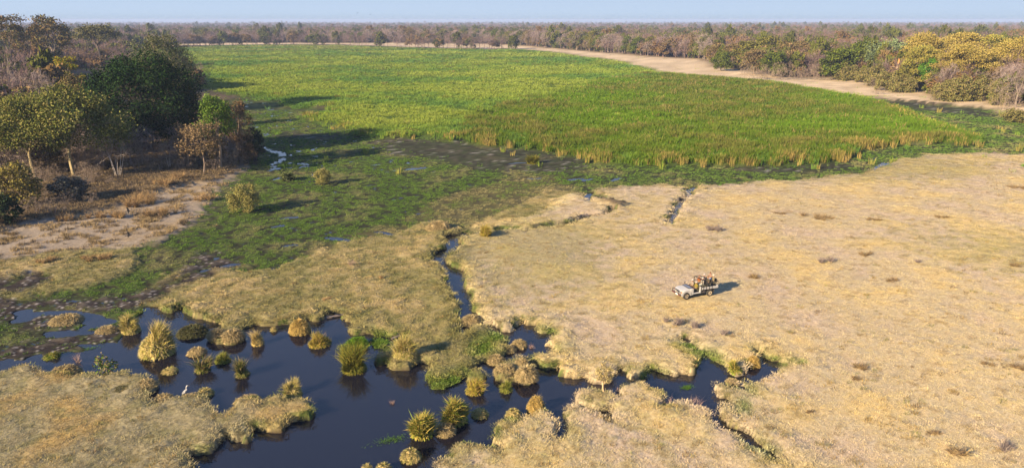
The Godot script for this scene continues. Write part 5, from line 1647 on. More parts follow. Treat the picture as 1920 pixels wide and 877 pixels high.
func make_woodland() -> void:
	# the woodland that reads as one mass, out to the horizon
	var root := Node3D.new()
	root.name = "woodland"
	add_child(root)
	root.set_meta("kind", "stuff")
	root.set_meta("label", "dry grey brown woodland stretching to the horizon")
	root.set_meta("category", "woodland")
	var mat := tinted(0.95, 0.2)
	var meshes := []
	for spec in [["bare", 0.3], ["rusty", 0.35], ["olive_tree", 0.35]]:
		var k: Dictionary = KINDS[spec[0]].duplicate()
		k.lobes = 9
		k.clumps = 6 if spec[0] == "bare" else 9
		k.leaves = 5 if spec[0] == "bare" else 14
		k.leaf = 1.9
		var white := []
		for c: Color in k.cols:
			var l := (c.r + c.g + c.b) / 3.0
			white.append(Color(c.r / l, c.g / l, c.b / l))
		k.cols = white
		k.bark = Color(1.0, 0.9, 0.8)
		var m := make_tree(hash(spec[0]) + 5, 10.0, 10.0, k)
		var joined := ArrayMesh.new()
		var st := SurfaceTool.new()
		st.append_from(m[0], 0, Transform3D.IDENTITY)
		st.append_from(m[1], 0, Transform3D.IDENTITY)
		st.commit(joined)
		meshes.append(joined)
	var bufs := [PackedFloat32Array(), PackedFloat32Array(), PackedFloat32Array()]
	rng.seed = 31
	for k in 60000:
		var d := 1.0 / lerpf(1.0 / 180.0, 1.0 / 9000.0, pow(rng.randf(), 0.42))
		var x := (rng.randf() * 2.0 - 1.0) * 0.80 * d
		if d < 330.0 and x < 0.0 and (d < 175.0 or x > -95.0 - (d - 160.0) * 0.36):
			continue
		var u := x / d
		if (u > -0.64 and u < -0.56 and d < 235.0) or (u > -0.62 and u < -0.49 and d < 480.0):
			continue
		locate(x, d)
		if d < 1120.0 and (zone(RE) + zone(SA) + zone(SWP) + zone(DR) + zone(PA) > 0.05):
			continue
		# open ground inside the bend of the sand is not wooded
		if d < 300.0 and x > -90.0 and x < 165.0:
			continue
		var wide := n_wide.get_noise_2d(x * 0.4, d * 0.4)
		var q := rng.randf()
		var which := 0 if q < 0.74 else (1 if q < 0.9 else 2)
		if wide > 0.25 and rng.randf() < 0.4:
			which = 2
		var base: Color = [Color(0.165, 0.13, 0.135), Color(0.145, 0.105, 0.095), Color(0.075, 0.085, 0.05)][which]
		var f := rng.randf_range(0.75, 1.25)
		var s := rng.randf_range(0.8, 1.35) * (1.15 if d > 600.0 else 1.0) * (1.0 + clampf(d - 2500.0, 0.0, 6000.0) / 6000.0 * 0.8)
		var tall := rng.randf_range(0.75, 1.3) * (1.25 if d > 600.0 else 1.0) * (1.15 if which == 2 else 1.0)
		if rng.randf() < 0.03:
			tall *= 1.5
		put(bufs[which], Vector3(x, 1.0 if d < 1100.0 else 0.8, -d), rng.randf() * TAU, s, tall, 0.0, Color(base.r * f, base.g * f, base.b * f))
	for w in 3:
		scatter(root, ["bare_trees", "brown_trees", "green_trees"][w], meshes[w], mat, bufs[w])
	print("woodland ", (bufs[0].size() + bufs[1].size() + bufs[2].size()) / 16)

# ---------------------------------------------------------------- tussocks
const STYLES := {
	"golden": {"up": 560, "hang": 420, "len": 0.55, "mound": 0.5, "cols": [Color(0.42, 0.335, 0.13), Color(0.33, 0.28, 0.085), Color(0.48, 0.39, 0.19), Color(0.24, 0.25, 0.06)], "label": "tall golden dry grass tussock standing in the pond"},
	"cone": {"up": 90, "hang": 380, "len": 0.35, "mound": 0.75, "cols": [Color(0.40, 0.28, 0.10), Color(0.33, 0.25, 0.08)], "label": "pointed straw coloured tussock with drooping leaves in the pond"},
	"spike": {"up": 130, "hang": 120, "len": 0.55, "mound": 0.5, "cols": [Color(0.42, 0.33, 0.13), Color(0.36, 0.27, 0.10)], "label": "slim tussock with stiff pale spikes standing in the water"},
	"dark": {"up": 60, "hang": 420, "len": 0.12, "mound": 0.9, "cols": [Color(0.06, 0.065, 0.03), Color(0.085, 0.08, 0.04)], "label": "low rounded dark green tussock at the water's edge"},
	"mound": {"up": 120, "hang": 460, "len": 0.14, "mound": 0.88, "cols": [Color(0.30, 0.235, 0.125), Color(0.24, 0.20, 0.10), Color(0.35, 0.27, 0.14)], "label": "rounded tan tussock like a cushion at the pond's edge"},
	"pale": {"up": 130, "hang": 260, "len": 0.28, "mound": 0.75, "cols": [Color(0.36, 0.285, 0.13), Color(0.27, 0.23, 0.09), Color(0.20, 0.20, 0.06)], "label": "small pale grass tussock rising out of the water"},
	"green": {"up": 330, "hang": 120, "len": 0.6, "mound": 0.4, "cols": [Color(0.11, 0.14, 0.025), Color(0.17, 0.18, 0.04), Color(0.22, 0.20, 0.06)], "label": "bushy green grass tussock in the pond"},
	"wispy": {"up": 300, "hang": 60, "len": 0.75, "mound": 0.3, "cols": [Color(0.12, 0.13, 0.035), Color(0.07, 0.09, 0.02), Color(0.30, 0.23, 0.11)], "label": "loose olive sedge clump with brown tips in the pond"},
	"yellow": {"up": 380, "hang": 120, "len": 0.65, "mound": 0.35, "cols": [Color(0.29, 0.24, 0.045), Color(0.20, 0.19, 0.03), Color(0.30, 0.21, 0.08)], "label": "spiky yellow green tussock standing in water"},
	"bright": {"up": 420, "hang": 120, "len": 0.65, "mound": 0.35, "cols": [Color(0.09, 0.19, 0.018), Color(0.13, 0.22, 0.03), Color(0.07, 0.14, 0.015)], "label": "fresh bright green sedge clump behind the olive one"},
	"olive": {"up": 520, "hang": 120, "len": 0.8, "mound": 0.3, "cols": [Color(0.14, 0.14, 0.025), Color(0.20, 0.175, 0.035), Color(0.08, 0.10, 0.02)], "label": "tall olive sedge clump with leaning leaves"},
	"reedy": {"up": 460, "hang": 90, "len": 0.75, "mound": 0.42, "wide": 1.6, "cols": [Color(0.15, 0.20, 0.03), Color(0.30, 0.26, 0.06), Color(0.40, 0.31, 0.09)], "label": "clump of broad green and yellow reeds on a tussock in the pond"},
}

func dome(r: RandomNumberGenerator, w: float, h: float, top: Color) -> ArrayMesh:
	var b := Buf.new()
	var n := FastNoiseLite.new()
	n.seed = r.randi() % 1000
	n.frequency = 1.0 / w
	var rows := 13
	var cols := 34
	for q in rows + 1:
		var t := q / float(rows)
		for p in cols:
			var a := TAU * p / cols
			var dir := Vector3(cos(a), 0, sin(a))
			var bulge := 1.0 + 0.7 * n.get_noise_3d(dir.x * w, t * h * 1.5, dir.z * w)
			var rad := 0.5 * w * sin(minf(t * 1.15 + 0.02, 1.12) * PI / 2.0) * bulge * r.randf_range(0.9, 1.1)
			var y := h * cos(t * PI / 2.0) * (1.0 + 0.5 * n.get_noise_2d(dir.x * w * t * 1.4 + 9.0, dir.z * w * t * 1.4)) - 0.22 * t + r.randf_range(-0.04, 0.04) * h
			b.v.append(dir * rad + Vector3(0, y, 0))
			var f := r.randf_range(0.8, 1.2)
			var c := top
			b.c.append(Color(c.r * f, c.g * f, c.b * f))
	for q in rows:
		for p in cols:
			var a := q * cols + p
			var e := q * cols + (p + 1) % cols
			b.i.append_array([a, e, e + cols, a, e + cols, a + cols])
	return b.mesh()

func make_tussocks() -> void:
	var mat := tinted(0.95, 0.25)
	rng.seed = 41
	for t in TUSSOCKS:
		var s: Dictionary = STYLES[t[4]]
		var w: float = t[2]
		var h: float = t[3] * 0.95
		if t[4] in ["mound", "dark", "pale"]:
			w *= 1.12
			h *= 0.66 if t[4] != "pale" else 0.8
		var y := maxf(0.0, ground(t[0], t[1]) * 0.6)
		var label: String = s.label
		if t[1] > 95.0:
			label = ["golden green tussock beside the upper stream channel", "lone olive sedge tuft on the dark mud below the reeds"][1 if t[1] > 150.0 else 0]
		if t.size() > 5:
			label = t[5]
		var o := thing("grass_tussock", label, "tussock", Vector3(t[0], y, -t[1]), 0.0, label)
		var mh: float = h * s.mound * 0.88
		var mw: float = w * (0.80 if s.mound > 0.6 else 0.66)
		var core: Color = s.cols[0]
		part(o, "mound", dome(rng, mw, mh, core), mat)
		var b := Buf.new()
		var wide: float = s.get("wide", 1.0) * 0.015 * (1.0 + w * 0.12)
		var area := clampf(w * h / 2.0, 0.25, 2.2)
		for k in int(s.hang * area * 4.0):
			# leaves that lie down over the mound
			var a := rng.randf() * TAU
			var tt := sqrt(rng.randf()) * 0.98
			var dir := Vector3(cos(a), 0, sin(a))
			var rr := 0.5 * mw * sin(tt * PI / 2.0) * 1.06
			var p := dir * rr + Vector3(0, mh * cos(tt * PI / 2.0) + 0.02, 0)
			var ln := rng.randf_range(0.16, 0.44) * (0.45 + 0.25 * w)
			var down := (dir * rng.randf_range(0.4, 1.2) + Vector3(rng.randfn() * 0.5, lerpf(1.0, -0.35, tt), rng.randfn() * 0.5)).normalized()
			var side := down.cross(Vector3(rng.randfn() * 0.4, 1, rng.randfn() * 0.4)).normalized() * wide * 1.35
			var c := pick(rng, s.cols, 0.35)
			b.quad(p - side, p + side, p + down * ln * 0.6 + side * 0.7, p + down * ln * 0.6 - side * 0.7, c)
			b.tri(p + down * ln * 0.6 - side * 0.7, p + down * ln * 0.6 + side * 0.7, p + down * ln - Vector3(0, ln * 0.25, 0), c)
		var hubs := []
		for k in 4 + rng.randi() % 4:
			var ha := rng.randf() * TAU
			var hq := sqrt(rng.randf()) * 0.85
			hubs.append([Vector3(cos(ha), 0, sin(ha)) * hq, rng.randf_range(0.5, 1.15), Vector3(rng.randfn(), 0, rng.randfn()) * 0.22])
		for k in int(s.up * area * 1.5):
			var a := rng.randf() * TAU
			var hub: Array = hubs[k % hubs.size()]
			var off: Vector3 = hub[0] + Vector3(cos(a), 0, sin(a)) * sqrt(rng.randf()) * 0.38
			var q := minf(off.length(), 1.0)
			var dir := off.normalized()
			var p := dir * q * 0.47 * mw + Vector3(0, mh * sqrt(maxf(0.02, 1.0 - q * q)) * 0.9, 0)
			var ln: float = h * s.len * rng.randf_range(0.45, 1.2) * hub[1]
			var out: Vector3 = (dir * q * rng.randf_range(0.0, 0.75) + Vector3(rng.randfn() * 0.2, 1, rng.randfn() * 0.2) + (hub[2] as Vector3)).normalized()
			var m := p + out * ln * 0.6
			var e := m + (out + Vector3(rng.randfn(), 0, rng.randfn()) * 0.35 + dir * rng.randf_range(0.0, 0.9) * q - Vector3(0, rng.randf() * 0.7, 0)).normalized() * ln * 0.45
			var side := out.cross(Vector3(rng.randfn(), 0.1, rng.randfn())).normalized() * wide
			var c := pick(rng, s.cols, 0.3)
			b.quad(p - side, p + side, m + side * 0.8, m - side * 0.8, c)
			b.tri(m - side * 0.8, m + side * 0.8, e, c)
		part(o, "grass_leaves", b.mesh(), mat)

func make_scrub() -> void:
	var mat := tinted(0.95)
	rng.seed = 51
	var pal := {"grey": [Color(0.17, 0.14, 0.14), Color(0.23, 0.19, 0.17)], "brown": [Color(0.20, 0.14, 0.08), Color(0.27, 0.20, 0.10), Color(0.13, 0.10, 0.07)], "twig": [Color(0.24, 0.16, 0.15), Color(0.30, 0.22, 0.19)], "tan": [Color(0.30, 0.20, 0.10), Color(0.22, 0.155, 0.08), Color(0.35, 0.25, 0.13)]}
	var lab := {"grey": "low grey leafless scrub on the dry plain", "brown": "low brown withered scrub on the dry plain", "twig": "thin reddish dead twigs sticking up by the water", "tan": "clump of tall dry tan grass on the sandy strip"}
	for t in SCRUB:
		var w: float = t[2]
		var h: float = t[3]
		var kind: String = t[4]
		var y := maxf(ground(t[0], t[1]), -0.05)
		var called: String = {"grey": "dry_scrub", "brown": "dry_scrub", "twig": "dead_twigs", "tan": "grass_clump"}[kind]
		var label: String = lab[kind]
		if kind == "grey" and t[1] < 72.0 and t[0] < 26.0:
			label = "grey leafless scrub at the head of the green inlet"
		elif kind == "twig" and y < 0.03:
			label = "bare dead twigs standing in open water"
		var o := thing(called, label, "scrub" if kind != "tan" else "grass clump", Vector3(t[0], y, -t[1]), 0.0, label)
		var b := Buf.new()
		var n := int(clampf(w * 110.0, 60.0, 420.0))
		if kind == "twig":
			n = 46
		var hubs := []
		for q in maxi(2, int(w * 2.0)):
			hubs.append(Vector3(rng.randf_range(-0.4, 0.4) * w, 0, rng.randf_range(-0.25, 0.25) * w))
		for k in n:
			var p: Vector3 = hubs[k % hubs.size()] + Vector3(rng.randfn() * 0.1, 0, rng.randfn() * 0.1)
			var dir := Vector3(rng.randfn() * 0.55, 1.0, rng.randfn() * 0.55).normalized()
			if kind == "brown":
				dir = Vector3(rng.randfn() * 0.9, 0.8, rng.randfn() * 0.9).normalized()
			var ln := h * rng.randf_range(0.4, 1.05)
			var th := 0.011 if kind == "twig" else 0.016
			var side := dir.cross(Vector3(rng.randfn(), 0.2, rng.randfn())).normalized() * th
			var c := pick(rng, pal[kind], 0.3)
			var m := p + dir * ln * 0.6
			var e := m + (dir + Vector3(rng.randfn(), rng.randfn() * 0.5, rng.randfn()) * 0.6).normalized() * ln * 0.5
			b.quad(p - side, p + side, m + side * 0.8, m - side * 0.8, c)
			b.tri(m - side * 0.8, m + side * 0.8, e, c)
			var e2 := p.lerp(m, 0.6) + (dir + Vector3(rng.randfn(), rng.randfn() * 0.4, rng.randfn()) * 0.8).normalized() * ln * 0.5
			b.tri(p.lerp(m, 0.6) - side * 0.8, p.lerp(m, 0.6) + side * 0.8, e2, c)
		part(o, "stems", b.mesh(), mat)

# ---------------------------------------------------------------- the truck: x forward, y up, z to its right, wheels on y = 0
func lathe(profile: Array, sides: int, col: Color, axis_at: Vector3) -> ArrayMesh:
	# turned about the z axis; profile holds [radius, z]
	var b := Buf.new()
	for p in profile:
		for q in sides:
			var a := TAU * q / sides
			b.v.append(axis_at + Vector3(cos(a) * p[0], sin(a) * p[0], p[1]))
			b.c.append(col)
	for k in profile.size() - 1:
		for q in sides:
			var a := k * sides + q
			var e := k * sides + (q + 1) % sides
			b.i.append_array([a, e, e + sides, a, e + sides, a + sides])
	return b.mesh()

func box_mesh(at: Vector3, size: Vector3, bevel := 0.02) -> ArrayMesh:
	var b := Buf.new()
	b.box(at, size, Color.WHITE, bevel)
	return b.mesh()

func loft(sections: Array) -> ArrayMesh:
	# closed rings of equal length joined along their order, both ends capped
	var b := Buf.new()
	var n: int = sections[0].size()
	for s in sections:
		for p in s:
			b.v.append(p)
			b.c.append(Color.WHITE)
	for k in sections.size() - 1:
		for q in n:
			var a := k * n + q
			var e := k * n + (q + 1) % n
			b.i.append_array([a, e, e + n, a, e + n, a + n])
	for cap in [0, sections.size() - 1]:
		for q in range(1, n - 1):
			b.i.append_array([cap * n, cap * n + q, cap * n + q + 1])
	return b.mesh()

func rail(pts: Array, rad: float) -> ArrayMesh:
	var b := Buf.new()
	var rr := []
	for p in pts:
		rr.append(rad)
	b.tube(pts, rr, 8, Color.WHITE)
	return b.mesh()

func make_truck(at: Vector3, turn: float) -> void:
	var t := thing("safari_truck", "white open topped safari truck carrying eight people on the dry plain", "truck", at, turn)
	var paint := plain(Color(0.37, 0.37, 0.37), 0.45)
	paint.clearcoat_enabled = true
	paint.clearcoat = 0.4
	var black := plain(Color(0.018, 0.018, 0.02), 0.55)
	var dark := plain(Color(0.05, 0.045, 0.045), 0.7)
	var rubber := plain(Color(0.03, 0.029, 0.028), 0.9)
	var wheelpaint := plain(Color(0.42, 0.35, 0.24), 0.6)
	var seatcloth := plain(Color(0.13, 0.12, 0.075), 0.95)
	var maroon := plain(Color(0.085, 0.03, 0.03), 0.5)
	var glass := StandardMaterial3D.new()
	glass.transparency = BaseMaterial3D.TRANSPARENCY_ALPHA
	glass.albedo_color = Color(0.35, 0.36, 0.42, 0.25)
	glass.roughness = 0.05
	var lens := plain(Color(0.55, 0.57, 0.6), 0.1)
	lens.metallic = 0.6
	var amber := plain(Color(0.70, 0.20, 0.02), 0.3)
	# frame and axles
	part(t, "chassis", box_mesh(Vector3(-0.1, 0.55, 0), Vector3(4.7, 0.16, 0.86)), dark)
	for x in [1.55, -1.55]:
		var b := Buf.new()
		b.tube([Vector3(x, 0.4, -0.75), Vector3(x, 0.4, 0.75)], [0.06, 0.06], 10, Color.WHITE)
		part(t, "axle", b.mesh(), dark)
	for x in [1.55, -1.55]:
		for s in [-1.0, 1.0]:
			var c := Vector3(0, 0, 0)
			var w := Node3D.new()
			w.name = "wheel"
			t.add_child(w, true)
			w.position = Vector3(x, 0.40, s * 0.76)
			if s < 0.0:
				w.rotation.y = PI
			if x > 0.0:
				w.rotation.y += 0.12
			part(w, "tyre", lathe([[0.25, -0.12], [0.36, -0.13], [0.395, -0.10], [0.405, 0.0], [0.395, 0.10], [0.36, 0.13], [0.25, 0.12], [0.23, 0.06]], 28, Color.WHITE, c), rubber)
			part(w, "rim", lathe([[0.25, 0.11], [0.22, 0.12], [0.205, 0.07], [0.13, 0.06], [0.10, 0.11], [0.0, 0.115]], 24, Color.WHITE, c), wheelpaint)
			part(w, "hub", lathe([[0.075, 0.10], [0.07, 0.15], [0.0, 0.155]], 12, Color.WHITE, c), dark)
	# bonnet and front wings
	var ring := func(x: float, half: float, top: float, low: float, crown: float) -> Array:
		return [Vector3(x, low, -half), Vector3(x, top - 0.07, -half), Vector3(x, top, -half + 0.08), Vector3(x, top + crown, 0), Vector3(x, top, half - 0.08), Vector3(x, top - 0.07, half), Vector3(x, low, half)]
	part(t, "bonnet", loft([ring.call(2.22, 0.62, 1.00, 0.62, 0.02), ring.call(2.10, 0.66, 1.06, 0.60, 0.03), ring.call(1.50, 0.72, 1.13, 0.60, 0.035), ring.call(0.72, 0.80, 1.20, 0.60, 0.035)]), paint)
	for s in [-1.0, 1.0]:
		# wing with an arched cut-out over the wheel
		var b := Buf.new()
		var outer: float = s * 0.86
		var inner: float = s * 0.60
		var steps := 14
		for k in steps:
			var a0 := PI * k / steps
			var a1 := PI * (k + 1) / steps
			var lo0 := Vector3(1.55 + cos(a0) * 0.47, 0.42 + sin(a0) * 0.46, outer)
			var lo1 := Vector3(1.55 + cos(a1) * 0.47, 0.42 + sin(a1) * 0.46, outer)
			var hi0 := Vector3(1.55 + cos(a0) * 0.72 if absf(cos(a0)) < 0.9 else 1.55 + signf(cos(a0)) * 0.66, maxf(0.46 + sin(a0) * 0.62, 0.46), outer)
			var hi1 := Vector3(1.55 + cos(a1) * 0.72 if absf(cos(a1)) < 0.9 else 1.55 + signf(cos(a1)) * 0.66, maxf(0.46 + sin(a1) * 0.62, 0.46), outer)
			b.quad(lo0, hi0, hi1, lo1, Color.WHITE)
			b.quad(hi0, Vector3(hi0.x, hi0.y, inner), Vector3(hi1.x, hi1.y, inner), hi1, Color.WHITE)
			b.quad(lo0, lo1, Vector3(lo1.x, lo1.y, inner), Vector3(lo0.x, lo0.y, inner), Color.WHITE)
		b.box(Vector3(0.84, 0.82, s * 0.82), Vector3(0.36, 0.72, 0.08), Color.WHITE, 0.02)
		part(t, "front_wing", b.mesh(), paint)
	part(t, "cowl", box_mesh(Vector3(0.62, 1.17, 0), Vector3(0.22, 0.10, 1.62), 0.03), maroon)
	var ws := Node3D.new()
	ws.name = "windscreen"
	t.add_child(ws, true)
	ws.position = Vector3(0.72, 1.255, 0)
	ws.rotation.z = -0.06
	part(ws, "frame", rail([Vector3(0, 0, -0.72), Vector3(0.5, 0, -0.70), Vector3(0.5, 0, 0.70), Vector3(0, 0, 0.72), Vector3(0, 0, -0.72)], 0.025), black)
	part(ws, "pane", box_mesh(Vector3(0.25, 0, 0), Vector3(0.46, 0.006, 1.36), 0.002), glass)
	part(t, "grille", box_mesh(Vector3(2.235, 0.85, 0), Vector3(0.03, 0.22, 0.66)), black)
	for k in 4:
		part(t, "grille_bar", box_mesh(Vector3(2.256, 0.78 + k * 0.05, 0), Vector3(0.014, 0.014, 0.64), 0.004), paint)
	for s in [-1.0, 1.0]:
		var hl := part(t, "headlight", lathe([[0.10, -0.02], [0.10, 0.02], [0.07, 0.045], [0.0, 0.05]], 18, Color.WHITE, Vector3.ZERO), lens)
		hl.position = Vector3(2.22, 0.86, s * 0.47)
		hl.rotation.y = PI / 2
		part(t, "indicator", box_mesh(Vector3(2.17, 0.87, s * 0.69), Vector3(0.12, 0.13, 0.14)), amber)
	# bull bar
	var bb := Node3D.new()
	bb.name = "bull_bar"
	t.add_child(bb, true)
	part(bb, "beam", box_mesh(Vector3(2.38, 0.60, 0), Vector3(0.14, 0.16, 1.70), 0.03), maroon)
	part(bb, "hoop", rail([Vector3(2.40, 0.62, -0.62), Vector3(2.46, 0.98, -0.60), Vector3(2.44, 1.08, -0.50), Vector3(2.44, 1.08, 0.50), Vector3(2.46, 0.98, 0.60), Vector3(2.40, 0.62, 0.62)], 0.042), black)
	for s in [-1.0, 1.0]:
		part(bb, "upright", rail([Vector3(2.42, 0.62, s * 0.25), Vector3(2.44, 1.07, s * 0.25)], 0.028), black)
		part(bb, "headlight_guard", rail([Vector3(2.40, 0.66, s * 0.62), Vector3(2.34, 0.70, s * 0.84), Vector3(2.34, 0.98, s * 0.82), Vector3(2.44, 1.02, s * 0.58)], 0.024), black)
	part(t, "number_plate", box_mesh(Vector3(2.46, 0.60, -0.18), Vector3(0.012, 0.12, 0.46), 0.004), plain(Color(0.78, 0.77, 0.74), 0.4))
	# cab without doors or roof
	part(t, "cab_floor", box_mesh(Vector3(0.22, 0.66, 0), Vector3(1.06, 0.06, 1.56)), dark)
	for s in [-1.0, 1.0]:
		part(t, "sill", box_mesh(Vector3(0.20, 0.60, s * 0.80), Vector3(1.10, 0.14, 0.10), 0.03), paint)
		part(t, "door_post", loft([[Vector3(-0.34, 0.54, s * 0.85), Vector3(-0.10, 0.54, s * 0.85), Vector3(-0.10, 0.54, s * 0.72), Vector3(-0.34, 0.54, s * 0.72)], [Vector3(-0.34, 0.80, s * 0.85), Vector3(-0.18, 0.80, s * 0.85), Vector3(-0.18, 0.80, s * 0.72), Vector3(-0.34, 0.80, s * 0.72)], [Vector3(-0.34, 1.28, s * 0.82), Vector3(-0.22, 1.28, s * 0.82), Vector3(-0.22, 1.28, s * 0.70), Vector3(-0.34, 1.28, s * 0.70)]]), paint)
		part(t, "wing_mirror", box_mesh(Vector3(0.70, 1.34, s * 0.94), Vector3(0.05, 0.18, 0.13)), black)
	part(t, "cab_back", box_mesh(Vector3(-0.33, 0.96, 0), Vector3(0.05, 0.64, 1.50)), paint)
	part(t, "dashboard", box_mesh(Vector3(0.56, 1.04, 0), Vector3(0.18, 0.22, 1.50), 0.05), black)
	var sw := lathe([[0.17, -0.012], [0.19, 0.0], [0.17, 0.012], [0.155, 0.0], [0.17, -0.012]], 20, Color.WHITE, Vector3.ZERO)
	var swo := part(t, "steering_wheel", sw, black)
	swo.position = Vector3(0.40, 1.10, 0.38)
	swo.rotation = Vector3(0, PI / 2, 0)
	for s in [-1.0, 1.0]:
		var se := Node3D.new()
		se.name = "front_seat"
		t.add_child(se, true)
		part(se, "cushion", box_mesh(Vector3(0.02, 0.86, s * 0.38), Vector3(0.46, 0.16, 0.50), 0.05), seatcloth)
		part(se, "backrest", box_mesh(Vector3(-0.22, 1.18, s * 0.38), Vector3(0.12, 0.56, 0.48), 0.05), seatcloth)
	# load bed with drop sides
	part(t, "bed_floor", box_mesh(Vector3(-1.52, 0.92, 0), Vector3(2.24, 0.07, 1.76)), dark)
	part(t, "headboard", box_mesh(Vector3(-0.42, 1.12, 0), Vector3(0.05, 0.36, 1.72)), black)
	part(t, "tailboard", box_mesh(Vector3(-2.63, 1.06, 0), Vector3(0.05, 0.26, 1.70)), paint)
	for s in [-1.0, 1.0]:
		for seg in [[-0.52, 0.14], [-0.80, 0.32], [-1.20, 0.36], [-1.58, 0.28], [-2.18, 0.78]]:
			part(t, "side_panel", box_mesh(Vector3(seg[0], 1.07, s * 0.885), Vector3(seg[1], 0.29, 0.035), 0.01), paint)
		for x in [-0.62, -0.99, -1.41, -1.75]:
			part(t, "side_post", box_mesh(Vector3(x, 1.05, s * 0.89), Vector3(0.08, 0.36, 0.06), 0.01), black)
		part(t, "mudguard", box_mesh(Vector3(-1.55, 0.855, s * 0.76), Vector3(0.86, 0.03, 0.28), 0.01), black)
		part(t, "mud_flap", box_mesh(Vector3(-2.05, 0.58, s * 0.76), Vector3(0.02, 0.36, 0.28), 0.005), rubber)
		part(t, "tail_light", box_mesh(Vector3(-2.665, 0.90, s * 0.70), Vector3(0.04, 0.10, 0.18), 0.01), plain(Color(0.4, 0.02, 0.02), 0.3))
	part(t, "fuel_tank", box_mesh(Vector3(-0.72, 0.58, -0.62), Vector3(0.56, 0.28, 0.36), 0.06), dark)
	# roll cage and benches
	var cage := Node3D.new()
	cage.name = "roll_cage"
	t.add_child(cage, true)
	for x in [-0.46, -1.14]:
		part(cage, "hoop", rail([Vector3(x, 1.0, -0.84), Vector3(x, 1.98, -0.80), Vector3(x, 2.06, -0.70), Vector3(x, 2.06, 0.70), Vector3(x, 1.98, 0.80), Vector3(x, 1.0, 0.84)], 0.042), black)
	for s in [-1.0, 1.0]:
		part(cage, "top_rail", rail([Vector3(-0.46, 2.04, s * 0.74), Vector3(-1.14, 2.04, s * 0.74)], 0.028), black)
		part(cage, "side_rail", rail([Vector3(-0.46, 1.52, s * 0.84), Vector3(-2.56, 1.72, s * 0.84), Vector3(-2.60, 1.0, s * 0.84)], 0.026), black)
	part(cage, "rear_rail", rail([Vector3(-2.56, 1.72, -0.84), Vector3(-2.56, 1.72, 0.84)], 0.026), black)
	for row in [[-0.82, 1.34], [-1.50, 1.42], [-2.20, 1.52]]:
		var be := Node3D.new()
		be.name = "bench"
		t.add_child(be, true)
		part(be, "cushion", box_mesh(Vector3(row[0], row[1] - 0.05, 0), Vector3(0.42, 0.10, 1.50), 0.04), seatcloth)
		part(be, "backrest", box_mesh(Vector3(row[0] - 0.25, row[1] + 0.22, 0), Vector3(0.09, 0.44, 1.50), 0.04), black)
		for s in [-1.0, 1.0]:
			part(be, "support", box_mesh(Vector3(row[0], (row[1] + 0.86) / 2.0, s * 0.6), Vector3(0.30, row[1] - 0.96, 0.05), 0.01), black)
	# the people on it
	var skin := Color(0.35, 0.20, 0.14)
	var brown := Color(0.20, 0.11, 0.07)
	var khaki := Color(0.27, 0.22, 0.14)
	var navy := Color(0.05, 0.07, 0.14)
	var white := Color(0.36, 0.35, 0.34)
	var who := [
		[0.02, 0.94, 0.38, 0.0, Color(0.21, 0.17, 0.14), khaki, brown, "cap", white, "person in pale shirt and white cap driving the safari truck", "wheel"],
		[0.02, 0.94, -0.38, 0.1, Color(0.16, 0.13, 0.03), khaki, brown, "cap", white, "person in olive yellow shirt and white cap on the truck's front passenger seat", "lap"],
		[-0.82, 1.34, -0.34, 0.0, Color(0.22, 0.20, 0.18), Color(0.45, 0.50, 0.45), skin, "cap", white, "person in white and pink top and white cap on the truck's front bench", "lap"],
		[-0.82, 1.34, 0.36, 0.1, Color(0.18, 0.06, 0.02), khaki, skin, "hair", Color(0.09, 0.05, 0.03), "person in orange shirt on the truck's front bench", "lap"],
		[-1.50, 1.42, -0.38, 0.3, Color(0.16, 0.13, 0.09), khaki, skin, "hair", Color(0.15, 0.08, 0.04), "person in beige shirt on the truck's middle bench", "lap"],
		[-1.50, 1.42, 0.36, 0.35, Color(0.14, 0.11, 0.10), navy, skin, "cap", white, "person in grey brown shirt and white cap holding a camera on the middle bench", "camera"],
		[-2.20, 1.62, 0.20, 0.25, Color(0.20, 0.14, 0.11), Color(0.16, 0.27, 0.52), skin, "hair", Color(0.07, 0.035, 0.02), "brown haired person in pink top and blue jeans sitting high on the truck's rear bench", "face"],
		[-2.20, 1.52, -0.42, -0.1, Color(0.15, 0.13, 0.08), Color(0.38, 0.31, 0.19), skin, "cap", Color(0.55, 0.48, 0.36), "person in khaki shirt and sun hat on the truck's rear bench", "lap"],
	]
	for p in who:
		var place := t.transform * Vector3(p[0], p[1], p[2])
		make_person(place, turn + p[3], p[4], p[5], p[6], p[7], p[8], p[9], p[10], p[0] < 0.0)

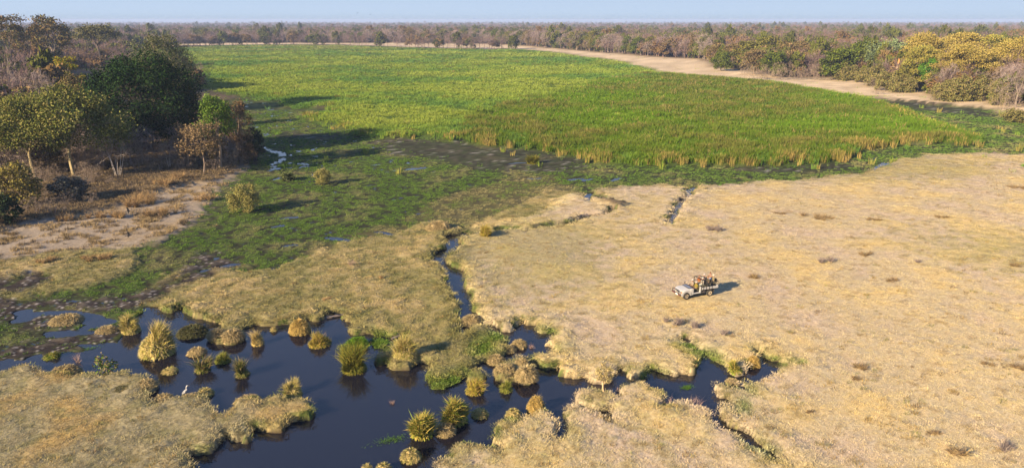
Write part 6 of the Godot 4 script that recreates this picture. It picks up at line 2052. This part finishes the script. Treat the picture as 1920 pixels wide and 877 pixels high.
# ---------------------------------------------------------------- people: seated, the seat at the origin, facing +x
func make_person(at: Vector3, turn: float, shirt: Color, legs: Color, skin: Color, top: String, top_col: Color, label: String, arms: String, high: bool) -> void:
	var o := thing("person", label, "person", at, turn, "people riding in the safari truck")
	var knee := -0.02 if high else 0.04
	var foot := -0.40 if high else -0.24
	var hip_y := 0.10
	var hands := []
	for s in [-1.0, 1.0]:
		match arms:
			"wheel": hands.append(Vector3(0.36, 0.24, s * 0.15))
			"camera": hands.append(Vector3(0.27, 0.62, s * 0.06))
			"face": hands.append(Vector3(0.16, 0.56, s * 0.05) if s < 0 else Vector3(0.30, 0.18, s * 0.12))
			_: hands.append(Vector3(0.30, 0.20, s * 0.13))
	# bones: from, to, radius at each end, colour
	var bones := [
		[Vector3(-0.02, hip_y, 0), Vector3(-0.01, 0.32, 0), 0.150, 0.135, shirt],
		[Vector3(-0.01, 0.32, 0), Vector3(0.0, 0.46, 0), 0.140, 0.150, shirt],
		[Vector3(0.0, 0.53, -0.15), Vector3(0.0, 0.53, 0.15), 0.070, 0.070, shirt],
		[Vector3(0.0, 0.56, 0), Vector3(0.02, 0.67, 0), 0.058, 0.055, skin],
		[Vector3(0.025, 0.72, 0), Vector3(0.02, 0.80, 0), 0.085, 0.098, skin],
	]
	for k in 2:
		var s := -1.0 if k == 0 else 1.0
		var sh := Vector3(0.0, 0.52, s * 0.19)
		var hand: Vector3 = hands[k]
		var elbow := sh.lerp(hand, 0.5) + Vector3(-0.06, -0.13 if arms == "lap" or arms == "wheel" else -0.16, s * 0.09)
		bones.append([sh, elbow, 0.060, 0.048, shirt])
		bones.append([elbow, hand, 0.045, 0.034, skin])
		bones.append([Vector3(0.0, hip_y, s * 0.10), Vector3(0.42, hip_y + knee, s * 0.13), 0.098, 0.072, legs])
		bones.append([Vector3(0.42, hip_y + knee, s * 0.13), Vector3(0.40, foot + 0.06, s * 0.13), 0.066, 0.046, legs])
		bones.append([Vector3(0.38, foot + 0.04, s * 0.13), Vector3(0.56, foot + 0.03, s * 0.14), 0.046, 0.038, Color(0.08, 0.06, 0.045)])
	var b := blend(bones, 0.026)
	# nose, ears and fingers join the same surface
	b.tube([Vector3(0.10, 0.79, 0), Vector3(0.135, 0.745, 0), Vector3(0.105, 0.735, 0)], [0.010, 0.017, 0.012], 6, skin)
	for s in [-1.0, 1.0]:
		b.tube([Vector3(0.01, 0.80, s * 0.095), Vector3(0.005, 0.775, s * 0.108), Vector3(0.01, 0.74, s * 0.095)], [0.008, 0.016, 0.008], 5, skin)
		b.tube([Vector3(0.100, 0.783, s * 0.034), Vector3(0.112, 0.783, s * 0.034)], [0.011, 0.009], 6, Color(0.03, 0.02, 0.02))
	b.tube([Vector3(0.103, 0.705, -0.024), Vector3(0.113, 0.702, 0), Vector3(0.103, 0.705, 0.024)], [0.005, 0.008, 0.005], 5, Color(skin.r * 0.8, skin.g * 0.5, skin.b * 0.5))
	for k in 2:
		var s := -1.0 if k == 0 else 1.0
		var hand: Vector3 = hands[k]
		b.tube([hand + Vector3(-0.02, 0, 0), hand + Vector3(0.07, -0.01, 0)], [0.032, 0.030], 6, skin)
		for f in 4:
			var z := (f - 1.5) * 0.019
			var ln: float = [0.062, 0.075, 0.070, 0.055][f]
			b.tube([hand + Vector3(0.06, -0.005, z), hand + Vector3(0.06 + ln * 0.6, -0.012, z), hand + Vector3(0.06 + ln * 0.85, -0.045, z)], [0.010, 0.009, 0.008], 5, skin)
		b.tube([hand + Vector3(0.0, 0, -s * 0.028), hand + Vector3(0.045, -0.004, -s * 0.052), hand + Vector3(0.075, -0.018, -s * 0.05)], [0.012, 0.010, 0.008], 5, skin)
	part(o, "body", b.mesh(), tinted(0.85))
	var h := Buf.new()
	var rows := 6
	for q in rows + 1:
		var t := q / float(rows)
		for p in 14:
			var a := TAU * p / 14.0
			var back := 1.0 if cos(a) < 0.35 else 0.45
			var low := 0.10 if top == "hair" else 0.03
			var y := 0.80 + 0.118 * cos(t * PI / 2.0) - (low * back * t * t if top == "hair" else 0.0)
			h.v.append(Vector3(0.012 + cos(a) * 0.112 * sin(t * PI / 2.0 + 0.02), y, sin(a) * 0.105 * sin(t * PI / 2.0 + 0.02)))
			h.c.append(top_col)
	for q in rows:
		for p in 14:
			var a := q * 14 + p
			var e := q * 14 + (p + 1) % 14
			h.i.append_array([a, e, e + 14, a, e + 14, a + 14])
	if top == "cap":
		h.quad(Vector3(0.09, 0.815, -0.075), Vector3(0.20, 0.79, -0.05), Vector3(0.20, 0.79, 0.05), Vector3(0.09, 0.815, 0.075), top_col)
		h.quad(Vector3(0.09, 0.805, -0.075), Vector3(0.20, 0.78, -0.05), Vector3(0.20, 0.78, 0.05), Vector3(0.09, 0.805, 0.075), top_col)
	part(o, "cap" if top == "cap" else "hair", h.mesh(), tinted(0.9))
	if arms == "camera":
		var c := thing("photo_camera", "black camera held up by a person on the truck", "camera", o.transform * Vector3(0.34, 0.66, 0), turn)
		part(c, "camera_body", box_mesh(Vector3(0, 0, 0), Vector3(0.08, 0.10, 0.14), 0.015), plain(Color(0.02, 0.02, 0.02), 0.5))
		var l := part(c, "lens", lathe([[0.035, 0.0], [0.04, 0.05], [0.045, 0.17], [0.035, 0.175], [0.0, 0.16]], 14, Color.WHITE, Vector3.ZERO), plain(Color(0.02, 0.02, 0.02), 0.4))
		l.rotation.y = PI / 2
		l.position = Vector3(0.03, 0, 0)

func blend(bones: Array, cell: float) -> Buf:
	# tapered capsules joined with a smooth minimum, meshed as surface nets
	var lo := Vector3(1e9, 1e9, 1e9)
	var hi := -lo
	for k in bones:
		for e in 2:
			var r: float = k[2 + e] + 0.09
			lo = lo.min(k[e] - Vector3(r, r, r))
			hi = hi.max(k[e] + Vector3(r, r, r))
	var n := Vector3i(((hi - lo) / cell).ceil()) + Vector3i.ONE
	var f := PackedFloat32Array()
	var own := PackedInt32Array()
	var best := PackedFloat32Array()
	f.resize(n.x * n.y * n.z)
	f.fill(0.5)
	best.resize(f.size())
	best.fill(9.0)
	own.resize(f.size())
	for q in bones.size():
		var k: Array = bones[q]
		var a: Vector3 = k[0]
		var ab: Vector3 = k[1] - a
		var l2 := maxf(ab.length_squared(), 1e-6)
		var pad := maxf(k[2], k[3]) + 0.08
		var i0 := Vector3i(((k[0] as Vector3).min(k[1]) - Vector3(pad, pad, pad) - lo) / cell).clamp(Vector3i.ZERO, n - Vector3i.ONE)
		var i1 := Vector3i(((k[0] as Vector3).max(k[1]) + Vector3(pad, pad, pad) - lo) / cell).clamp(Vector3i.ZERO, n - Vector3i.ONE)
		for z in range(i0.z, i1.z + 1):
			for y in range(i0.y, i1.y + 1):
				for x in range(i0.x, i1.x + 1):
					var p := lo + Vector3(x, y, z) * cell
					var t := clampf((p - a).dot(ab) / l2, 0.0, 1.0)
					var dd: float = (p - a - ab * t).length() - lerpf(k[2], k[3], t)
					var id := (z * n.y + y) * n.x + x
					if dd < best[id]:
						best[id] = dd
						own[id] = q
					var hh := clampf(0.5 + 0.5 * (f[id] - dd) / 0.03, 0.0, 1.0)
					f[id] = lerpf(f[id], dd, hh) - 0.03 * hh * (1.0 - hh)
	var b := Buf.new()
	var at := {}
	var step := [1, n.x, n.x * n.y]
	for z in n.z - 1:
		for y in n.y - 1:
			for x in n.x - 1:
				var id := (z * n.y + y) * n.x + x
				var sum := Vector3.ZERO
				var c := 0
				for e in 12:
					var ax := e / 4
					var u := (e % 4) & 1
					var w := (e % 4) >> 1
					var c0 := Vector3i.ZERO
					c0[(ax + 1) % 3] = u
					c0[(ax + 2) % 3] = w
					var j: int = id + c0.x * step[0] + c0.y * step[1] + c0.z * step[2]
					var f0 := f[j]
					var f1 := f[j + step[ax]]
					if (f0 < 0.0) != (f1 < 0.0):
						var v := Vector3(c0)
						v[ax] += f0 / (f0 - f1)
						sum += v
						c += 1
				if c:
					at[id] = b.v.size()
					b.v.append(lo + (Vector3(x, y, z) + sum / c) * cell)
					b.c.append(bones[own[id]][4])
	for id in at:
		for ax in 3:
			var f0 := f[id]
			var f1 := f[id + step[ax]]
			if (f0 < 0.0) == (f1 < 0.0):
				continue
			var s1: int = step[(ax + 1) % 3]
			var s2: int = step[(ax + 2) % 3]
			if at.has(id - s1) and at.has(id - s2) and at.has(id - s1 - s2):
				var q0: int = at[id]
				var q1: int = at[id - s1]
				var q2: int = at[id - s1 - s2]
				var q3: int = at[id - s2]
				b.i.append_array([q0, q1, q2, q0, q2, q3])
	return b

# ---------------------------------------------------------------- birds
func make_flying_bird(at: Vector3, turn: float, bank: float, span: float, label: String, group: String) -> void:
	var o := thing("flying_bird", label, "bird", at, turn, group)
	o.rotation.x = bank
	var dark := Color(0.022, 0.02, 0.022)
	var b := blend([[Vector3(-0.16, 0, 0) * span, Vector3(0.05, 0.01, 0) * span, 0.035 * span, 0.06 * span, dark], [Vector3(0.05, 0.01, 0) * span, Vector3(0.20, 0.03, 0) * span, 0.055 * span, 0.032 * span, dark]], 0.018 * span)
	b.tube([Vector3(0.22, 0.03, 0) * span, Vector3(0.29, 0.01, 0) * span], [0.014 * span, 0.003], 5, Color(0.2, 0.16, 0.08))
	part(o, "body", b.mesh(), tinted(0.7))
	for s in [-1.0, 1.0]:
		var w := Buf.new()
		var prev := []
		for k in 5:
			var t := k / 4.0
			var root := Vector3(0.02 - 0.10 * t * t, 0.04 + 0.12 * sin(t * 2.2), s * (0.04 + 0.46 * t)) * span
			var chord := lerpf(0.20, 0.06, t * t) * span
			var now := [root + Vector3(chord * 0.45, 0.008 * span, 0), root - Vector3(chord * 0.55, 0, 0), root - Vector3(0, 0.012 * span, 0)]
			if k:
				for e in 3:
					w.quad(prev[e], prev[(e + 1) % 3], now[(e + 1) % 3], now[e], dark)
			prev = now
		part(o, "wing", w.mesh(), tinted(0.7))
	var tail := Buf.new()
	tail.quad(Vector3(-0.15, 0.0, -0.02) * span, Vector3(-0.15, 0.0, 0.02) * span, Vector3(-0.34, -0.01, 0.06) * span, Vector3(-0.34, -0.01, -0.06) * span, dark)
	tail.quad(Vector3(-0.15, -0.012, -0.02) * span, Vector3(-0.15, -0.012, 0.02) * span, Vector3(-0.34, -0.016, 0.06) * span, Vector3(-0.34, -0.016, -0.06) * span, dark)
	part(o, "tail", tail.mesh(), tinted(0.7))

func make_heron(at: Vector3, turn: float) -> void:
	var o := thing("heron", "pale grey heron standing on the pond's grassy bank", "bird", at, turn)
	var pale := Color(0.40, 0.39, 0.38)
	var b := blend([
		[Vector3(-0.22, 0.42, 0), Vector3(0.0, 0.56, 0), 0.05, 0.115, Color(0.28, 0.28, 0.29)],
		[Vector3(0.0, 0.56, 0), Vector3(0.11, 0.66, 0), 0.105, 0.06, pale],
		[Vector3(0.11, 0.66, 0), Vector3(0.09, 0.84, 0), 0.05, 0.036, pale],
		[Vector3(0.09, 0.84, 0), Vector3(0.14, 0.98, 0), 0.036, 0.034, Color(0.5, 0.49, 0.48)],
		[Vector3(0.14, 0.98, 0), Vector3(0.20, 1.03, 0), 0.04, 0.044, Color(0.55, 0.54, 0.53)]], 0.022)
	b.tube([Vector3(0.22, 1.03, 0), Vector3(0.38, 1.00, 0)], [0.018, 0.003], 6, Color(0.4, 0.28, 0.06))
	part(o, "body", b.mesh(), tinted(0.8))
	for s in [-1.0, 1.0]:
		var l := Buf.new()
		l.tube([Vector3(-0.02, 0.46, s * 0.05), Vector3(0.03, 0.24, s * 0.05), Vector3(-0.01, 0.0, s * 0.05)], [0.022, 0.012, 0.011], 6, Color(0.12, 0.10, 0.07))
		for f in [-0.5, 0.0, 0.5]:
			l.tube([Vector3(-0.01, 0.005, s * 0.05), Vector3(-0.01 + 0.09 * cos(f), 0.004, s * 0.05 + 0.09 * sin(f))], [0.008, 0.004], 4, Color(0.12, 0.10, 0.07))
		part(o, "leg", l.mesh(), tinted(0.8))
		var w := Buf.new()
		w.quad(Vector3(0.04, 0.60, s * 0.10), Vector3(-0.05, 0.44, s * 0.125), Vector3(-0.34, 0.34, s * 0.05), Vector3(-0.16, 0.54, s * 0.11), Color(0.33, 0.33, 0.35))
		part(o, "wing", w.mesh(), tinted(0.8))

func make_log(a: Vector3, e: Vector3, rad: float, label: String) -> void:
	var o := thing("driftwood_log", label, "log", a, 0.0, "dead wood lying in the pond")
	var d := e - a
	var b := Buf.new()
	var pts := []
	var rr := []
	for k in 7:
		var t := k / 6.0
		pts.append(d * t + Vector3(0.1 * sin(t * 7.0), 0.06 * sin(t * 4.0 + 1.0), 0.1 * cos(t * 5.0)))
		rr.append(rad * lerpf(1.1, 0.45, t))
	b.tube(pts, rr, 7, Color(0.20, 0.17, 0.16))
	part(o, "stem", b.mesh(), tinted(0.95))
	for q in 3:
		var c := Buf.new()
		var p: Vector3 = pts[2 + q]
		c.tube([p, p + Vector3(0.2 * (q - 1), 0.28, 0.25 - 0.2 * q), p + Vector3(0.35 * (q - 1), 0.34, 0.5 - 0.4 * q)], [rad * 0.5, rad * 0.3, rad * 0.12], 5, Color(0.27, 0.24, 0.23))
		part(o, "branch", c.mesh(), tinted(0.95))

func make_snag(at: Vector3, h: float) -> void:
	var o := thing("dead_tree", "broken dead trunk with an orange splintered top at the sandy wood edge", "tree", at)
	var b := Buf.new()
	b.tube([Vector3(0, -0.3, 0), Vector3(0.2, h * 0.3, 0), Vector3(-0.2, h * 0.65, 0.2), Vector3(0.1, h * 0.84, 0)], [0.9, 0.6, 0.5, 0.42], 9, Color(0.24, 0.19, 0.15))
	part(o, "trunk", b.mesh(), tinted(0.95))
	b = Buf.new()
	b.tube([Vector3(0.1, h * 0.84, 0), Vector3(0.2, h * 0.93, 0.1), Vector3(0.05, h, 0)], [0.42, 0.36, 0.08], 7, Color(0.50, 0.23, 0.09))
	part(o, "splintered_top", b.mesh(), tinted(0.95))
	for q in 4:
		b = Buf.new()
		var a := q * 1.9
		var y := h * (0.45 + 0.1 * q)
		b.tube([Vector3(0, y, 0), Vector3(cos(a) * 1.6, y + 0.9, sin(a) * 1.6), Vector3(cos(a) * 2.9, y + 0.7, sin(a) * 2.6)], [0.2, 0.13, 0.05], 5, Color(0.24, 0.19, 0.15))
		part(o, "limb", b.mesh(), tinted(0.95))

func make_water_weed(at: Vector3, long: float, wide: float, label: String) -> void:
	# a loose raft of green stems lying on the water
	var o := thing("water_weed", label, "water weed", at)
	var b := Buf.new()
	rng.seed = int(long * 100.0) + 7
	for k in 260:
		var p := Vector3(rng.randfn() * 0.28 * long, 0.012 + rng.randf() * 0.03, rng.randfn() * 0.28 * wide)
		p.z -= p.x * 0.35
		var a := rng.randf() * TAU
		var u := Vector3(cos(a), rng.randf_range(0.0, 0.5), sin(a)) * rng.randf_range(0.08, 0.22)
		var s := Vector3(-sin(a), 0, cos(a)) * 0.018
		b.quad(p - s, p + s, p + u + s * 0.3, p + u - s * 0.3, Color(0.06, 0.12, 0.02) * rng.randf_range(0.6, 1.5))
	part(o, "stems", b.mesh(), tinted(0.8))

func _ready() -> void:
	var t0 := Time.get_ticks_msec()
	# ---- camera, sky, sun, exposure
	var cam := Camera3D.new()
	cam.name = "camera"
	cam.position = Vector3(0, 31, 0)
	cam.rotation_degrees = Vector3(-16.3, 0, 0)
	cam.fov = 35.47
	cam.near = 0.5
	cam.far = 30000.0
	add_child(cam)
	cam.current = true
	var sky := ProceduralSkyMaterial.new()
	sky.sky_top_color = Color(0.36, 0.47, 0.65)
	sky.sky_horizon_color = Color(0.58, 0.64, 0.71)
	sky.sky_curve = 0.16
	sky.ground_bottom_color = Color(0.30, 0.27, 0.2)
	sky.ground_horizon_color = Color(0.5, 0.55, 0.6)
	sky.sun_angle_max = 20.0
	sky.energy_multiplier = 0.64
	var env := Environment.new()
	env.background_mode = Environment.BG_SKY
	env.sky = Sky.new()
	env.sky.sky_material = sky
	env.tonemap_mode = Environment.TONE_MAPPER_LINEAR
	env.tonemap_exposure = 2.95
	env.sdfgi_enabled = true
	env.ssao_enabled = true
	env.ssil_enabled = true
	env.fog_enabled = true
	env.fog_density = 0.00013
	env.fog_light_color = Color(0.66, 0.74, 0.90)
	var we := WorldEnvironment.new()
	we.name = "world"
	we.environment = env
	add_child(we)
	var sun := DirectionalLight3D.new()
	sun.name = "sun"
	sun.light_energy = 1.6
	sun.light_color = Color(1.0, 0.89, 0.72)
	sun.light_angular_distance = 0.5
	sun.shadow_enabled = true
	add_child(sun)
	var el := deg_to_rad(22.0)
	var az := deg_to_rad(40.0)   # shadows run to the side and away
	sun.look_at_from_position(Vector3.ZERO, Vector3(cos(az) * cos(el), -sin(el), -sin(az) * cos(el)), Vector3.UP)

	noise_of(n_fine, 1, 0.55, 2)
	noise_of(n_mid, 2, 2.6, 3)
	noise_of(n_big, 3, 13.0, 3)
	noise_of(n_wide, 4, 70.0, 2)
	n_cell.seed = 5
	n_cell.noise_type = FastNoiseLite.TYPE_CELLULAR
	n_cell.cellular_return_type = FastNoiseLite.RETURN_DISTANCE
	n_cell.frequency = 1.0 / 1.9
	n_cell.fractal_type = FastNoiseLite.FRACTAL_NONE
	make_sdf()
	make_zones()
	print("maps ", Time.get_ticks_msec() - t0)

	# ---- the ground and the water
	var soil := tinted(0.97)
	soil.albedo_texture = grain(8, 0.03, 0.76, 1.0)
	soil.uv1_triplanar = true
	soil.uv1_world_triplanar = true
	soil.uv1_scale = Vector3(0.21, 0.21, 0.21)
	make_ground(soil)
	print("ground ", Time.get_ticks_msec() - t0)
	var wm := StandardMaterial3D.new()
	wm.albedo_color = Color(0.010, 0.010, 0.016).linear_to_srgb()
	wm.roughness = 0.06
	wm.metallic_specular = 0.5
	var rip := FastNoiseLite.new()
	rip.seed = 9
	rip.frequency = 0.02
	rip.fractal_octaves = 3
	var rt := NoiseTexture2D.new()
	rt.width = 512
	rt.height = 512
	rt.seamless = true
	rt.noise = rip
	rt.as_normal_map = true
	rt.bump_strength = 1.0
	wm.normal_enabled = true
	wm.normal_texture = rt
	wm.normal_scale = 0.10
	wm.uv1_triplanar = true
	wm.uv1_world_triplanar = true
	wm.uv1_scale = Vector3(0.25, 0.25, 0.25)
	var wp := PlaneMesh.new()
	wp.size = Vector2(420, 330)
	var wo := part(self, "water", wp, wm)
	wo.position = Vector3(0, 0, -185)
	wo.set_meta("kind", "structure")
	wo.set_meta("label", "still dark blue water of pond and marsh channels")
	wo.set_meta("category", "water")

	# ---- what grows on it
	make_grasses()
	print("grasses ", Time.get_ticks_msec() - t0)
	make_reeds()
	print("reeds ", Time.get_ticks_msec() - t0)
	make_woodland()
	print("woodland ", Time.get_ticks_msec() - t0)
	make_trees()
	print("trees ", Time.get_ticks_msec() - t0)
	make_tussocks()
	make_scrub()
	print("tussocks ", Time.get_ticks_msec() - t0)
	var ty := 0.0
	for p in [[19.8, 77.6], [22.9, 78.8], [19.3, 79.2], [22.2, 80.4]]:
		ty = maxf(ty, ground(p[0], p[1]))
	make_truck(Vector3(20.95, ty - 0.05, -78.75), deg_to_rad(200.0))
	make_heron(Vector3(-27.5, maxf(ground(-27.5, 55.3), 0.1), -55.3), 0.25)
	make_flying_bird(Vector3(-61.0, 1.9, -112.4), 0.6, 0.5, 1.5, "dark bird gliding low over the tall dry grass clumps", "dark birds gliding low over the sandy strip")
	make_flying_bird(Vector3(-53.4, 1.9, -109.1), 2.5, -0.3, 1.5, "dark bird flying low beside the green marsh edge", "dark birds gliding low over the sandy strip")
	make_flying_bird(Vector3(-54.0, 1.9, -98.7), 0.5, 0.3, 1.5, "dark bird gliding low over the bare grey sand", "dark birds gliding low over the sandy strip")
	for p in [[-122.0, 35.6, 600.0], [-120.5, 36.6, 596.0], [-112.0, 35.2, 602.0]]:
		make_flying_bird(Vector3(p[0], p[1], -p[2]), 0.4 + p[1], 0.3, 1.7, "distant dark bird flying in the sky above the woodland", "distant birds in the sky")
	make_log(Vector3(-20.1, 0.05, -73.5), Vector3(-16.6, 0.12, -74.8), 0.14, "dark dead log half sunk at the inlet mouth")
	make_log(Vector3(-12.2, 0.05, -68.0), Vector3(-10.0, 0.25, -70.0), 0.12, "pale dead log lying beside the golden tussock")
	make_water_weed(Vector3(-9.3, 0, -49.5), 2.2, 0.9, "sparse raft of green weed floating on open water by the reeds")
	make_water_weed(Vector3(-42.0, 0, -65.6), 2.6, 0.8, "bright green weed at the tip of the grey mudflat")
	make_water_weed(Vector3(15.4, 0, -57.9), 0.9, 0.6, "small green weed patch floating beside the dead twigs")
	make_snag(Vector3(178.0, 1.0, -345.0), 13.0)
	print("all ", Time.get_ticks_msec() - t0)
